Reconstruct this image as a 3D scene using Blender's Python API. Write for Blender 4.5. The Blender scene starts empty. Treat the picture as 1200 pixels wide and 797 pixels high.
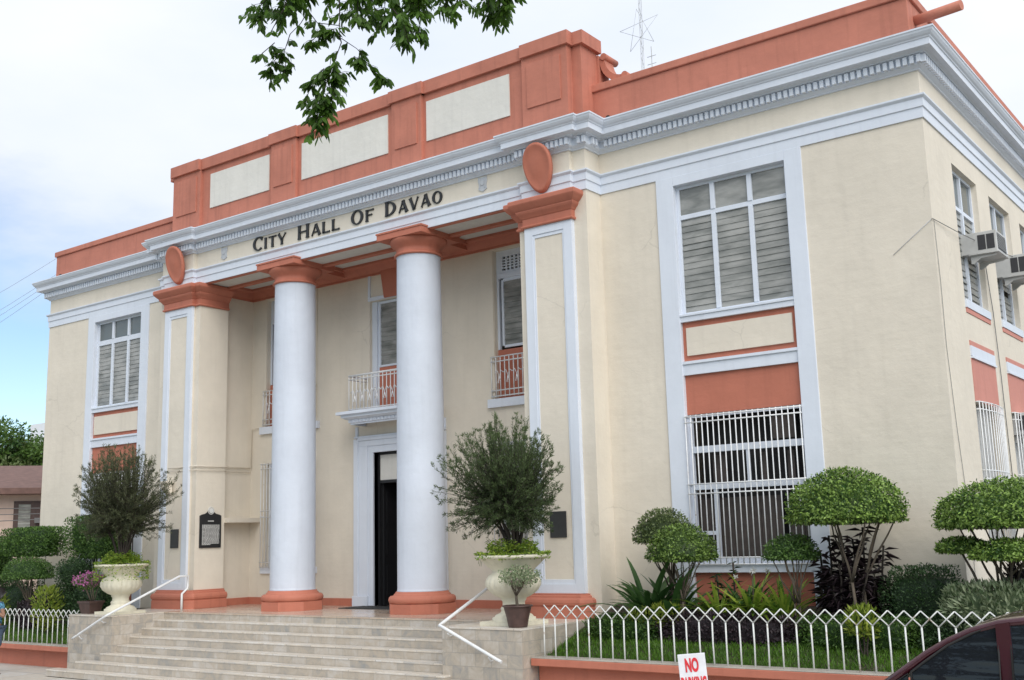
import bpy, bmesh, math, random
import numpy as np
from mathutils import Vector, Matrix
random.seed(7); rng = np.random.default_rng(11)
S = bpy.context.scene; COL = S.collection
R = math.radians; PI = math.pi

# ------------------------------------------------------------------ camera
CX, CY, CZ = 15.301, -14.9365, 1.232
yaw, pit, rol = R(36.5954), R(10.2774), R(-1.5094)
fw = Vector((-math.sin(yaw)*math.cos(pit), math.cos(yaw)*math.cos(pit), math.sin(pit)))
rt = Vector((math.cos(yaw), math.sin(yaw), 0)); up = rt.cross(fw)
r2 = rt*math.cos(rol)+up*math.sin(rol); u2 = -rt*math.sin(rol)+up*math.cos(rol)
cam = bpy.data.cameras.new('camera'); co = bpy.data.objects.new('camera', cam); COL.objects.link(co)
m = Matrix.Identity(4)
for i in range(3):
    m[i][0] = r2[i]; m[i][1] = u2[i]; m[i][2] = -fw[i]
m[0][3], m[1][3], m[2][3] = CX, CY, CZ
co.matrix_world = m
cam.sensor_width = 36; cam.lens = 36*1296.4/1200; cam.clip_start = .1; cam.clip_end = 2000
S.camera = co

# ------------------------------------------------------------------ world and sun
SUN_EL, SUN_AZ = R(40), R(124)     # azimuth clockwise from +Y
w = bpy.data.worlds.new('World'); S.world = w; w.use_nodes = True
nt = w.node_tree; nt.nodes.clear(); N = nt.nodes.new; L = nt.links.new
out = N('ShaderNodeOutputWorld'); sky = N('ShaderNodeTexSky'); sky.sky_type = 'NISHITA'
sky.sun_disc = False; sky.sun_elevation = SUN_EL; sky.sun_rotation = SUN_AZ
sky.air_density = 1.0; sky.dust_density = .25; sky.ozone_density = 3.0
bg1 = N('ShaderNodeBackground'); bg1.inputs[1].default_value = .13
L(sky.outputs[0], bg1.inputs[0])
tc = N('ShaderNodeTexCoord'); mp = N('ShaderNodeMapping'); mp.inputs['Scale'].default_value = (1.0, 1.0, 2.6)
mp.inputs['Rotation'].default_value = (0, 0, R(20))
L(tc.outputs['Generated'], mp.inputs[0])
nz = N('ShaderNodeTexNoise'); nz.inputs['Scale'].default_value = 2.3; nz.inputs['Detail'].default_value = 7; nz.inputs['Roughness'].default_value = .55
L(mp.outputs[0], nz.inputs['Vector'])
sx = N('ShaderNodeSeparateXYZ'); L(tc.outputs['Generated'], sx.inputs[0])
# clouds thin out towards the horizon of the far left
mr = N('ShaderNodeMapRange'); mr.inputs[1].default_value = .06; mr.inputs[2].default_value = .34
mr.inputs[3].default_value = -.46; mr.inputs[4].default_value = .30
L(sx.outputs['Z'], mr.inputs[0])
ad = N('ShaderNodeMath'); ad.operation = 'ADD'; L(nz.outputs[0], ad.inputs[0]); L(mr.outputs[0], ad.inputs[1])
cr = N('ShaderNodeValToRGB'); cr.color_ramp.elements[0].position = .36; cr.color_ramp.elements[1].position = .72
cr.color_ramp.elements[0].color = (.04, .04, .04, 1); cr.color_ramp.interpolation = 'EASE'
L(ad.outputs[0], cr.inputs[0])
nz2 = N('ShaderNodeTexNoise'); nz2.inputs['Scale'].default_value = 1.7; nz2.inputs['Detail'].default_value = 6
L(mp.outputs[0], nz2.inputs['Vector'])
cr2 = N('ShaderNodeValToRGB'); cr2.color_ramp.elements[0].position = .32; cr2.color_ramp.elements[1].position = .68
cr2.color_ramp.elements[0].color = (.72, .80, .94, 1); cr2.color_ramp.elements[1].color = (.96, .97, 1.0, 1)
L(nz2.outputs[0], cr2.inputs[0])
bg2 = N('ShaderNodeBackground'); bg2.inputs[1].default_value = .90
L(cr2.outputs[0], bg2.inputs[0])
mx = N('ShaderNodeMixShader'); L(cr.outputs[0], mx.inputs[0]); L(bg1.outputs[0], mx.inputs[1]); L(bg2.outputs[0], mx.inputs[2])
L(mx.outputs[0], out.inputs[0])
sl = bpy.data.lights.new('sun', 'SUN'); so = bpy.data.objects.new('sun', sl); COL.objects.link(so)
sl.energy = 2.0; sl.angle = R(50); sl.color = (1, .96, .90)
sd = Vector((math.sin(SUN_AZ)*math.cos(SUN_EL), math.cos(SUN_AZ)*math.cos(SUN_EL), math.sin(SUN_EL)))
so.rotation_euler = (-sd).to_track_quat('-Z', 'Y').to_euler()
S.view_settings.view_transform = 'Standard'; S.view_settings.look = 'None'
S.view_settings.exposure = .30; S.view_settings.gamma = 1
S.render.resolution_x = 1024; S.render.resolution_y = 680

# ------------------------------------------------------------------ materials
def nodes(name):
    m = bpy.data.materials.new(name); m.use_nodes = True
    t = m.node_tree; b = t.nodes['Principled BSDF']; return m, t, b
def paint(name, col, rough=.6, var=.10, bump=.25, scale=3.0, streak=.12, spec=.3, grain=90, crack=0):
    """painted plaster: patchy tone, faint vertical rain marks, fine grain"""
    m, t, b = nodes(name); n = t.nodes.new; l = t.links.new
    c = n('ShaderNodeTexCoord')
    a = n('ShaderNodeTexNoise'); a.inputs['Scale'].default_value = scale*.35; a.inputs['Detail'].default_value = 6; a.inputs['Roughness'].default_value = .65
    l(c.outputs['Object'], a.inputs['Vector'])
    mp = n('ShaderNodeMapping'); mp.inputs['Scale'].default_value = (5, 5, .35); l(c.outputs['Object'], mp.inputs[0])
    s = n('ShaderNodeTexNoise'); s.inputs['Scale'].default_value = 1.6; s.inputs['Detail'].default_value = 5; l(mp.outputs[0], s.inputs['Vector'])
    r1 = n('ShaderNodeMapRange'); r1.inputs[1].default_value = .3; r1.inputs[2].default_value = .7
    r1.inputs[3].default_value = 1-var; r1.inputs[4].default_value = 1+var*.4; l(a.outputs[0], r1.inputs[0])
    r2_ = n('ShaderNodeMapRange'); r2_.inputs[1].default_value = .52; r2_.inputs[2].default_value = .78
    r2_.inputs[3].default_value = 1; r2_.inputs[4].default_value = 1-streak; l(s.outputs[0], r2_.inputs[0])
    mu = n('ShaderNodeMath'); mu.operation = 'MULTIPLY'; l(r1.outputs[0], mu.inputs[0]); l(r2_.outputs[0], mu.inputs[1])
    if crack:
        dn = n('ShaderNodeTexNoise'); dn.inputs['Scale'].default_value = 2.5; dn.inputs['Detail'].default_value = 5; l(c.outputs['Object'], dn.inputs['Vector'])
        dv = n('ShaderNodeVectorMath'); dv.operation = 'MULTIPLY_ADD'; dv.inputs[1].default_value = (.35, .35, .35); l(dn.outputs['Color'], dv.inputs[0]); l(c.outputs['Object'], dv.inputs[2])
        vo = n('ShaderNodeTexVoronoi'); vo.feature = 'DISTANCE_TO_EDGE'; vo.inputs['Scale'].default_value = .42; l(dv.outputs[0], vo.inputs['Vector'])
        lt = n('ShaderNodeMapRange'); lt.inputs[1].default_value = .001; lt.inputs[2].default_value = .0045; lt.inputs[3].default_value = 1; lt.inputs[4].default_value = 0; l(vo.outputs['Distance'], lt.inputs[0])
        mk_ = n('ShaderNodeTexNoise'); mk_.inputs['Scale'].default_value = .55; l(c.outputs['Object'], mk_.inputs['Vector'])
        mr_ = n('ShaderNodeMapRange'); mr_.inputs[1].default_value = .52; mr_.inputs[2].default_value = .60; l(mk_.outputs[0], mr_.inputs[0])
        cm = n('ShaderNodeMath'); cm.operation = 'MULTIPLY'; l(lt.outputs[0], cm.inputs[0]); l(mr_.outputs[0], cm.inputs[1])
        c2 = n('ShaderNodeMath'); c2.operation = 'MULTIPLY_ADD'; c2.inputs[1].default_value = -crack; c2.inputs[2].default_value = 1; l(cm.outputs[0], c2.inputs[0])
        m3 = n('ShaderNodeMath'); m3.operation = 'MULTIPLY'; l(mu.outputs[0], m3.inputs[0]); l(c2.outputs[0], m3.inputs[1]); mu = m3
    v = n('ShaderNodeVectorMath'); v.operation = 'SCALE'; v.inputs[0].default_value = col[:3]; l(mu.outputs[0], v.inputs['Scale'])
    l(v.outputs[0], b.inputs['Base Color'])
    g = n('ShaderNodeTexNoise'); g.inputs['Scale'].default_value = grain; g.inputs['Detail'].default_value = 3; l(c.outputs['Object'], g.inputs['Vector'])
    g2 = n('ShaderNodeTexNoise'); g2.inputs['Scale'].default_value = 6; g2.inputs['Detail'].default_value = 4; l(c.outputs['Object'], g2.inputs['Vector'])
    ma = n('ShaderNodeMath'); ma.operation = 'MULTIPLY_ADD'; ma.inputs[1].default_value = 6; l(g2.outputs[0], ma.inputs[0]); l(g.outputs[0], ma.inputs[2])
    bu = n('ShaderNodeBump'); bu.inputs['Strength'].default_value = bump; bu.inputs['Distance'].default_value = .004
    mh = n('ShaderNodeMapping'); mh.inputs['Scale'].default_value = (.8, .8, 7); l(c.outputs['Object'], mh.inputs[0])
    th = n('ShaderNodeTexNoise'); th.inputs['Scale'].default_value = 2.0; th.inputs['Detail'].default_value = 5; l(mh.outputs[0], th.inputs['Vector'])
    m2 = n('ShaderNodeMath'); m2.operation = 'MULTIPLY_ADD'; m2.inputs[1].default_value = 1.8; l(th.outputs[0], m2.inputs[0]); l(ma.outputs[0], m2.inputs[2])
    l(m2.outputs[0], bu.inputs['Height']); l(bu.outputs[0], b.inputs['Normal'])
    b.inputs['Roughness'].default_value = rough; b.inputs['Specular IOR Level'].default_value = spec
    return m
def leafmat(name, dark, light, trans=.35, rough=.45):
    m, t, b = nodes(name); n = t.nodes.new; l = t.links.new
    at = n('ShaderNodeAttribute'); at.attribute_name = 'tint'
    r = n('ShaderNodeValToRGB'); r.color_ramp.elements[0].color = (*dark, 1); r.color_ramp.elements[1].color = (*light, 1)
    l(at.outputs['Fac'], r.inputs[0]); l(r.outputs[0], b.inputs['Base Color'])
    b.inputs['Roughness'].default_value = rough; b.inputs['Specular IOR Level'].default_value = .4
    tr = n('ShaderNodeBsdfTranslucent'); l(r.outputs[0], tr.inputs[0])
    ms = n('ShaderNodeMixShader'); ms.inputs[0].default_value = trans
    o = t.nodes['Material Output']; l(b.outputs[0], ms.inputs[1]); l(tr.outputs[0], ms.inputs[2]); l(ms.outputs[0], o.inputs[0])
    return m
def flat(name, col, rough=.5, metal=0, spec=.5, var=.08, scale=12):
    m, t, b = nodes(name); n = t.nodes.new; l = t.links.new
    c = n('ShaderNodeTexCoord'); a = n('ShaderNodeTexNoise'); a.inputs['Scale'].default_value = scale; a.inputs['Detail'].default_value = 4
    l(c.outputs['Object'], a.inputs['Vector'])
    r1 = n('ShaderNodeMapRange'); r1.inputs[1].default_value = .3; r1.inputs[2].default_value = .7; r1.inputs[3].default_value = 1-var; r1.inputs[4].default_value = 1+var
    l(a.outputs[0], r1.inputs[0])
    v = n('ShaderNodeVectorMath'); v.operation = 'SCALE'; v.inputs[0].default_value = col[:3]; l(r1.outputs[0], v.inputs['Scale'])
    l(v.outputs[0], b.inputs['Base Color'])
    b.inputs['Roughness'].default_value = rough; b.inputs['Metallic'].default_value = metal; b.inputs['Specular IOR Level'].default_value = spec
    return m
def tiles(name, c1, c2, mortar, bw, bh, rough=.45, offset=.5, msize=.006, bump=.4):
    """stone slabs laid on whichever way the surface faces"""
    m, t, b = nodes(name); n = t.nodes.new; l = t.links.new
    c = n('ShaderNodeTexCoord'); ge = n('ShaderNodeNewGeometry')
    s = n('ShaderNodeSeparateXYZ'); l(c.outputs['Object'], s.inputs[0])
    sn = n('ShaderNodeSeparateXYZ'); l(ge.outputs['True Normal'], sn.inputs[0])
    ab = n('ShaderNodeMath'); ab.operation = 'ABSOLUTE'; l(sn.outputs['Z'], ab.inputs[0])
    gt = n('ShaderNodeMath'); gt.operation = 'GREATER_THAN'; gt.inputs[1].default_value = .5; l(ab.outputs[0], gt.inputs[0])
    xy = n('ShaderNodeMath'); xy.operation = 'ADD'; l(s.outputs['X'], xy.inputs[0]); l(s.outputs['Y'], xy.inputs[1])
    cv = n('ShaderNodeCombineXYZ'); l(xy.outputs[0], cv.inputs[0]); l(s.outputs['Z'], cv.inputs[1])
    cf = n('ShaderNodeCombineXYZ'); l(s.outputs['X'], cf.inputs[0]); l(s.outputs['Y'], cf.inputs[1])
    mi = n('ShaderNodeMix'); mi.data_type = 'VECTOR'; l(gt.outputs[0], mi.inputs[0]); l(cv.outputs[0], mi.inputs[4]); l(cf.outputs[0], mi.inputs[5])
    br = n('ShaderNodeTexBrick'); br.inputs['Scale'].default_value = 1; br.inputs['Brick Width'].default_value = bw; br.inputs['Row Height'].default_value = bh
    br.inputs['Mortar Size'].default_value = msize; br.inputs['Mortar Smooth'].default_value = .3; br.offset = offset
    br.inputs['Color1'].default_value = (0, 0, 0, 1); br.inputs['Color2'].default_value = (1, 1, 1, 1); br.inputs['Mortar'].default_value = (.5, .5, .5, 1)
    l(mi.outputs[1], br.inputs['Vector'])
    nz = n('ShaderNodeTexNoise'); nz.inputs['Scale'].default_value = 4.5; nz.inputs['Detail'].default_value = 8; nz.inputs['Roughness'].default_value = .7; nz.inputs['Distortion'].default_value = 1.2
    l(c.outputs['Object'], nz.inputs['Vector'])
    mxx = n('ShaderNodeMath'); mxx.operation = 'MULTIPLY_ADD'; mxx.inputs[1].default_value = .42; l(br.outputs['Color'], mxx.inputs[0])
    sb = n('ShaderNodeMath'); sb.operation = 'MULTIPLY_ADD'; sb.inputs[1].default_value = 1.5; sb.inputs[2].default_value = -.44; l(nz.outputs[0], sb.inputs[0]); l(sb.outputs[0], mxx.inputs[2])
    r = n('ShaderNodeValToRGB'); r.color_ramp.elements[0].position = .1; r.color_ramp.elements[1].position = .9
    r.color_ramp.elements[0].color = (*c1, 1); r.color_ramp.elements[1].color = (*c2, 1)
    e = r.color_ramp.elements.new(.5); e.color = (*[ (p+q)/2*k for p, q, k in zip(c1, c2, (1.08, .98, .85))], 1)
    l(mxx.outputs[0], r.inputs[0])
    mc = n('ShaderNodeMix'); mc.data_type = 'RGBA'; l(br.outputs['Fac'], mc.inputs[0]); l(r.outputs[0], mc.inputs[6]); mc.inputs[7].default_value = (*mortar, 1)
    l(mc.outputs[2], b.inputs['Base Color'])
    bu = n('ShaderNodeBump'); bu.inputs['Strength'].default_value = bump; bu.inputs['Distance'].default_value = .004; bu.invert = True
    l(br.outputs['Fac'], bu.inputs['Height']); l(bu.outputs[0], b.inputs['Normal'])
    b.inputs['Roughness'].default_value = rough
    return m

CREAM = (.725, .66, .56)
M = {}
M['cream'] = paint('cream_stucco', CREAM, .75, .08, .30, 3, .05, crack=.12)
M['attic'] = paint('pale_panel', (.71, .69, .64), .75, .08, .35, 4, .08)
M['white'] = paint('white_trim_paint', (.69, .735, .815), .55, .05, .15, 3, .06)
M['col'] = paint('white_column_paint', (.62, .665, .75), .5, .09, .3, 3, .07)
M['terra'] = paint('terracotta_paint', (.50, .175, .115), .6, .10, .3, 4, .12)
M['terra_pale'] = paint('terracotta_weathered', (.52, .195, .135), .65, .16, .3, 4, .20)
M['pink'] = paint('pink_panel', (.60, .26, .21), .7, .08, .3, 3, .08)
M['soffit'] = paint('soffit_white', (.62, .61, .57), .7, .06, .2)
def rusty(name, col, amt):
    m = flat(name, col, .5, 0, .4, .08, 6); t = m.node_tree; b = t.nodes['Principled BSDF']; n = t.nodes.new; l = t.links.new
    src = b.inputs['Base Color'].links[0].from_socket; c = n('ShaderNodeTexCoord'); a = n('ShaderNodeTexNoise'); a.inputs['Scale'].default_value = 9; a.inputs['Detail'].default_value = 6; l(c.outputs['Object'], a.inputs['Vector'])
    r = n('ShaderNodeMapRange'); r.inputs[1].default_value = .66-amt; r.inputs[2].default_value = .74-amt; r.inputs[4].default_value = .75; l(a.outputs[0], r.inputs[0])
    x = n('ShaderNodeMix'); x.data_type = 'RGBA'; l(r.outputs[0], x.inputs[0]); l(src, x.inputs[6]); x.inputs[7].default_value = (.30, .20, .12, 1); l(x.outputs[2], b.inputs['Base Color']); return m
M['grille'] = rusty('white_iron', (.74, .75, .76), .0)
M['fence'] = rusty('white_fence_iron', (.70, .71, .69), .03)
M['stone'] = tiles('marble_cladding', (.28, .278, .272), (.54, .505, .465), (.30, .28, .25), .29, .187, msize=.004)
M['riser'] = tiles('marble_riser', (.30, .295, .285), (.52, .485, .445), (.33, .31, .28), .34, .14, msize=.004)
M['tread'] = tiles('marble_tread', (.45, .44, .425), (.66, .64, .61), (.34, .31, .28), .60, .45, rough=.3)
M['floor'] = tiles('terrace_tile', (.42, .35, .31), (.60, .52, .45), (.30, .27, .25), .40, .40, rough=.18, offset=0)
M['pave'] = tiles('forecourt_concrete', (.36, .355, .345), (.48, .47, .45), (.22, .215, .21), 1.2, 1.2, rough=.8, offset=0, msize=.012)
M['urn'] = paint('cast_stone_urn', (.70, .66, .53), .7, .12, .3, 6, .15)
M['black'] = flat('black_enamel', (.018, .018, .02), .35)
M['plaque'] = flat('bronze_plaque', (.045, .045, .045), .45, .3)
M['dark'] = flat('dark_interior', (.02, .02, .021), .9)  # near-black colour stands for unlit depth behind windows and in drain holes
M['inside'] = flat('interior_wall', (.10, .085, .07), .9)
M['wood'] = flat('brown_board', (.058, .046, .041), .7, var=.2)
M['curtain'] = flat('curtain_cloth', (.30, .29, .30), .9, var=.3, scale=3)
M['pot'] = flat('brown_pot', (.075, .042, .036), .5, var=.2)
M['bark'] = paint('grey_bark', (.13, .105, .08), .9, .3, .8, 8, .2, grain=40)
M['darkbark'] = paint('dark_bark', (.055, .045, .038), .9, .3, .8, 8, .2, grain=40)
M['metal'] = flat('galvanised', (.45, .46, .46), .5, .3, var=.15)
M['acbody'] = flat('ac_casing', (.52, .52, .51), .55, 0, .4, .12, 5)
M['accoil'] = flat('ac_coil', (.045, .045, .05), .6, .2)
M['cable'] = flat('cable_sheath', (.17, .17, .17), .6)
M['wirel'] = flat('pale_wire', (.42, .44, .48), .6)
M['roof'] = flat('roof_felt', (.25, .25, .24), .9)
M['soil'] = flat('garden_soil', (.055, .045, .032), .95, var=.3)
M['coping'] = paint('coping_concrete', (.42, .39, .34), .85, .25, .5, 6, .2)
M['wood_roof'] = flat('brown_roof', (.15, .085, .07), .8, var=.2, scale=5)
M['housewall'] = paint('pink_house_wall', (.62, .48, .41), .8, .06)
M['asphalt'] = flat('asphalt', (.05, .05, .052), .9, var=.2)
M['earth'] = flat('distant_ground', (.10, .11, .07), .95, var=.2, scale=.05)
M['mat'] = flat('rubber_mat', (.03, .03, .03), .8)
M['signw'] = flat('sign_white', (.72, .73, .76), .45)
M['redbold'] = flat('sign_red_bold', (.65, .03, .04), .5)
M['red'] = flat('sign_red', (.65, .03, .04), .5)
M['ltr'] = flat('black_letter', (.012, .012, .013), .4)
M['blueltr'] = flat('blue_letter', (.25, .38, .55), .6)
M['emblem'] = paint('emblem_relief', (.50, .52, .55), .6, .05, .2)
M['markertext'] = flat('marker_relief', (.66, .66, .64), .5)
M['rubber'] = flat('tyre', (.02, .02, .02), .8)
# clear window glass and louvre glass
m, t, b = nodes('window_glass'); b.inputs['Base Color'].default_value = (.12, .14, .14, 1); b.inputs['Roughness'].default_value = .05
b.inputs['IOR'].default_value = 1.6
n = t.nodes.new('ShaderNodeTexNoise'); n.inputs['Scale'].default_value = 2; bb = t.nodes.new('ShaderNodeBump'); bb.inputs['Strength'].default_value = .12; bb.inputs['Distance'].default_value = .02
t.links.new(n.outputs[0], bb.inputs['Height']); t.links.new(bb.outputs[0], b.inputs['Normal']); M['glass'] = m
m, t, b = nodes('louvre_glass'); b.inputs['Roughness'].default_value = .18; b.inputs['IOR'].default_value = 1.6
n = t.nodes.new('ShaderNodeTexNoise'); n.inputs['Scale'].default_value = 2.2; n.inputs['Detail'].default_value = 6; n.inputs['Distortion'].default_value = .2
tcn = t.nodes.new('ShaderNodeTexCoord'); mpn = t.nodes.new('ShaderNodeMapping'); mpn.inputs['Scale'].default_value = (1, 1, 3.2)
t.links.new(tcn.outputs['Object'], mpn.inputs[0]); t.links.new(mpn.outputs[0], n.inputs['Vector'])
r = t.nodes.new('ShaderNodeValToRGB'); r.color_ramp.elements[0].color = (.17, .178, .165, 1); r.color_ramp.elements[1].color = (.33, .33, .31, 1)  # mottled base colour paints soft reflections onto the louvre glass
r.color_ramp.elements[0].position = .35; r.color_ramp.elements[1].position = .62
t.links.new(n.outputs[0], r.inputs[0]); t.links.new(r.outputs[0], b.inputs['Base Color']); M['louvre'] = m
m, t, b = nodes('car_paint'); b.inputs['Base Color'].default_value = (.055, .008, .016, 1); b.inputs['Roughness'].default_value = .28; b.inputs['Metallic'].default_value = .35
b.inputs['Coat Weight'].default_value = .8; b.inputs['Coat Roughness'].default_value = .05; M['car'] = m
m, t, b = nodes('car_glass'); b.inputs['Base Color'].default_value = (.012, .014, .018, 1); b.inputs['Roughness'].default_value = .02; b.inputs['IOR'].default_value = 1.6; M['carglass'] = m
n = t.nodes.new('ShaderNodeTexNoise'); n.inputs['Scale'].default_value = 3; bb = t.nodes.new('ShaderNodeBump'); bb.inputs['Strength'].default_value = .25; bb.inputs['Distance'].default_value = .02
t.links.new(n.outputs[0], bb.inputs['Height']); t.links.new(bb.outputs[0], b.inputs['Normal']); b.inputs['IOR'].default_value = 1.42
M['lf_top'] = leafmat('ficus_leaf', (.02, .055, .006), (.24, .36, .08), .25)
M['lf_olive'] = leafmat('pale_ficus_leaf', (.03, .055, .012), (.21, .27, .10))
M['lf_bright'] = leafmat('bright_ficus_leaf', (.018, .065, .005), (.31, .46, .10), .25)
M['lf_brush'] = leafmat('bottlebrush_leaf', (.035, .058, .022), (.14, .20, .075))
M['lf_brush2'] = leafmat('brown_tinged_leaf', (.045, .058, .030), (.16, .18, .085))
M['lf_hedge'] = leafmat('hedge_leaf', (.02, .06, .010), (.15, .27, .06))
M['lf_dark'] = leafmat('dark_shrub_leaf', (.014, .036, .012), (.09, .17, .06))
M['lf_purple'] = leafmat('purple_leaf', (.022, .016, .020), (.075, .05, .06), .2)
M['lf_yel'] = leafmat('yellow_green_leaf', (.12, .20, .02), (.38, .44, .07))
M['lf_var'] = leafmat('variegated_leaf', (.10, .16, .07), (.42, .48, .30))
M['lf_blade'] = leafmat('strap_leaf', (.03, .085, .022), (.10, .20, .06))
M['lf_lily'] = leafmat('lily_leaf', (.09, .20, .02), (.38, .48, .07))
M['lf_tree'] = leafmat('overhead_leaf', (.03, .075, .010), (.14, .27, .04), .5)
M['lf_bg'] = leafmat('distant_leaf', (.03, .08, .02), (.15, .25, .05))
M['grass'] = leafmat('lawn_grass', (.045, .12, .012), (.16, .32, .035))
M['fl_white'] = leafmat('white_flower', (.65, .65, .60), (.8, .8, .78))
M['fl_pink'] = leafmat('pink_flower', (.45, .10, .32), (.70, .30, .55))
M['fl_pale'] = leafmat('pale_pink_flower', (.45, .30, .32), (.62, .48, .48))
M['skin'] = flat('skin', (.25, .13, .08), .55); M['hair'] = flat('hair', (.012, .010, .010), .5)
M['shoe'] = flat('sandal', (.08, .03, .03), .6)
m, t, b = nodes('blue_print_cloth'); n = t.nodes.new('ShaderNodeTexVoronoi'); n.inputs['Scale'].default_value = 26
r = t.nodes.new('ShaderNodeValToRGB'); r.color_ramp.interpolation = 'CONSTANT'; r.color_ramp.elements[0].color = (.02, .05, .10, 1); r.color_ramp.elements[1].color = (.10, .30, .42, 1); r.color_ramp.elements[1].position = .55
t.links.new(n.outputs['Color'], r.inputs[0]); t.links.new(r.outputs[0], b.inputs['Base Color']); b.inputs['Roughness'].default_value = .85; M['cloth'] = m
M['shorts'] = flat('grey_blue_shorts', (.06, .09, .14), .85)

# ------------------------------------------------------------------ mesh helpers
def tag(o, label=None, cat=None, group=None, kind=None):
    for k, v in (('label', label), ('category', cat), ('group', group), ('kind', kind)):
        if v: o[k] = v
    return o
def empty(name, loc=(0, 0, 0), label=None, cat=None, group=None):
    o = bpy.data.objects.new(name, None); COL.objects.link(o); o.location = loc; o.empty_display_size = .2
    return tag(o, label, cat, group)
class MB:
    def __init__(s): s.v = []; s.f = []; s.mi = []; s.sm = []
    def add(s, vs, fs, mi=0, sm=False):
        k = len(s.v); s.v += [tuple(v) for v in vs]; s.f += [tuple(i+k for i in f) for f in fs]
        s.mi += [mi]*len(fs); s.sm += [sm]*len(fs); return s
    def box(s, x0, x1, y0, y1, z0, z1, mi=0):
        if x0 > x1: x0, x1 = x1, x0
        if y0 > y1: y0, y1 = y1, y0
        if z0 > z1: z0, z1 = z1, z0
        vs = [(x, y, z) for z in (z0, z1) for y in (y0, y1) for x in (x0, x1)]
        return s.add(vs, [(0, 2, 3, 1), (4, 5, 7, 6), (0, 1, 5, 4), (1, 3, 7, 5), (3, 2, 6, 7), (2, 0, 4, 6)], mi)
    def prism(s, poly, a, b, axis='Z', mi=0, sm=False):
        n = len(poly)
        def P(p, q):
            return {'Z': (p[0], p[1], q), 'Y': (p[0], q, p[1]), 'X': (q, p[0], p[1])}[axis]
        vs = [P(p, a) for p in poly]+[P(p, b) for p in poly]
        fs = [tuple(range(n))[::-1], tuple(range(n, 2*n))]
        s.add(vs, fs, mi); k = len(s.v)-2*n
        for i in range(n):
            j = (i+1) % n; s.f.append((k+i, k+j, k+n+j, k+n+i)); s.mi.append(mi); s.sm.append(sm)
        return s
    def tube(s, pts, r, n=6, mi=0, cap=True):
        pts = [Vector(p) for p in pts]; rs = r if isinstance(r, (list, tuple)) else [r]*len(pts)
        base = len(s.v); prev = None
        for i, p in enumerate(pts):
            d = (pts[min(i+1, len(pts)-1)]-pts[max(i-1, 0)])
            if d.length < 1e-9: d = Vector((0, 0, 1))
            d.normalize()
            if prev is None:
                a = Vector((1, 0, 0)) if abs(d.x) < .8 else Vector((0, 1, 0)); u = d.cross(a).normalized()
            else:
                u = (prev-d*prev.dot(d)); u = u.normalized() if u.length > 1e-6 else d.orthogonal().normalized()
            prev = u; v = d.cross(u)
            for k in range(n):
                a = 2*PI*k/n; s.v.append(tuple(p+(u*math.cos(a)+v*math.sin(a))*rs[i]))
        for i in range(len(pts)-1):
            for k in range(n):
                q = (k+1) % n; s.f.append((base+i*n+k, base+i*n+q, base+(i+1)*n+q, base+(i+1)*n+k)); s.mi.append(mi); s.sm.append(True)
        if cap:
            s.f.append(tuple(base+k for k in range(n))[::-1]); s.mi.append(mi); s.sm.append(False)
            s.f.append(tuple(base+(len(pts)-1)*n+k for k in range(n))); s.mi.append(mi); s.sm.append(False)
        return s
    def lathe(s, prof, c=(0, 0), n=48, mi=0, flute=None, smooth=True):
        base = len(s.v)
        for j, (r, z) in enumerate(prof):
            for k in range(n):
                a = 2*PI*k/n; rr = r
                if flute: rr = r*flute(a, j, z)
                s.v.append((c[0]+rr*math.cos(a), c[1]+rr*math.sin(a), z))
        for j in range(len(prof)-1):
            for k in range(n):
                q = (k+1) % n; s.f.append((base+j*n+k, base+j*n+q, base+(j+1)*n+q, base+(j+1)*n+k)); s.mi.append(mi); s.sm.append(smooth)
        s.f.append(tuple(base+k for k in range(n))[::-1]); s.mi.append(mi); s.sm.append(False)
        s.f.append(tuple(base+(len(prof)-1)*n+k for k in range(n))); s.mi.append(mi); s.sm.append(False)
        return s
    def sweep(s, path, prof, mi=0, closed=False, inward=False):
        """profile (offset outward, z) along a plan polyline with right-angle or free mitres; outward = right of travel"""
        n = len(path); m_ = len(prof); base = len(s.v)
        for i, p in enumerate(path):
            def nrm(a, b):
                d = Vector((b[0]-a[0], b[1]-a[1])).normalized(); return Vector((d.y, -d.x))
            if closed: n0 = nrm(path[i-1], p); n1 = nrm(p, path[(i+1) % n])
            else:
                n0 = nrm(path[i-1], p) if i > 0 else None; n1 = nrm(p, path[i+1]) if i < n-1 else None
                n0 = n0 or n1; n1 = n1 or n0
            mt = (n0+n1); mt = mt/(1+n0.dot(n1))
            for (o, z) in prof: s.v.append((p[0]+mt.x*o, p[1]+mt.y*o, z))
        for i in range(n if closed else n-1):
            q = (i+1) % n
            for j in range(m_-1):
                s.f.append((base+i*m_+j, base+q*m_+j, base+q*m_+j+1, base+i*m_+j+1)); s.mi.append(mi); s.sm.append(False)
        return s
    def build(s, name, mats, parent=None, loc=None):
        me = bpy.data.meshes.new(name); me.from_pydata(s.v, [], s.f)
        if not isinstance(mats, (list, tuple)): mats = [mats]
        for m in mats: me.materials.append(M[m])
        me.polygons.foreach_set('material_index', s.mi); me.polygons.foreach_set('use_smooth', s.sm); me.update()
        bm = bmesh.new(); bm.from_mesh(me); bmesh.ops.recalc_face_normals(bm, faces=bm.faces); bm.to_mesh(me); bm.free()
        o = bpy.data.objects.new(name, me); COL.objects.link(o)
        if parent: put(o, parent)
        return o
def wpos(o):
    v = Vector(o.location); p = o.parent
    while p: v = v+Vector(p.location); p = p.parent
    return v
def put(o, parent):
    """meshes are written in world coordinates; parents are never rotated while building"""
    o.location = -wpos(parent); o.parent = parent; return o
def bev(o, wd=.008, seg=2):
    b = o.modifiers.new('bevel', 'BEVEL'); b.width = wd; b.segments = seg; b.limit_method = 'ANGLE'; b.angle_limit = R(40); return o
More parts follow.
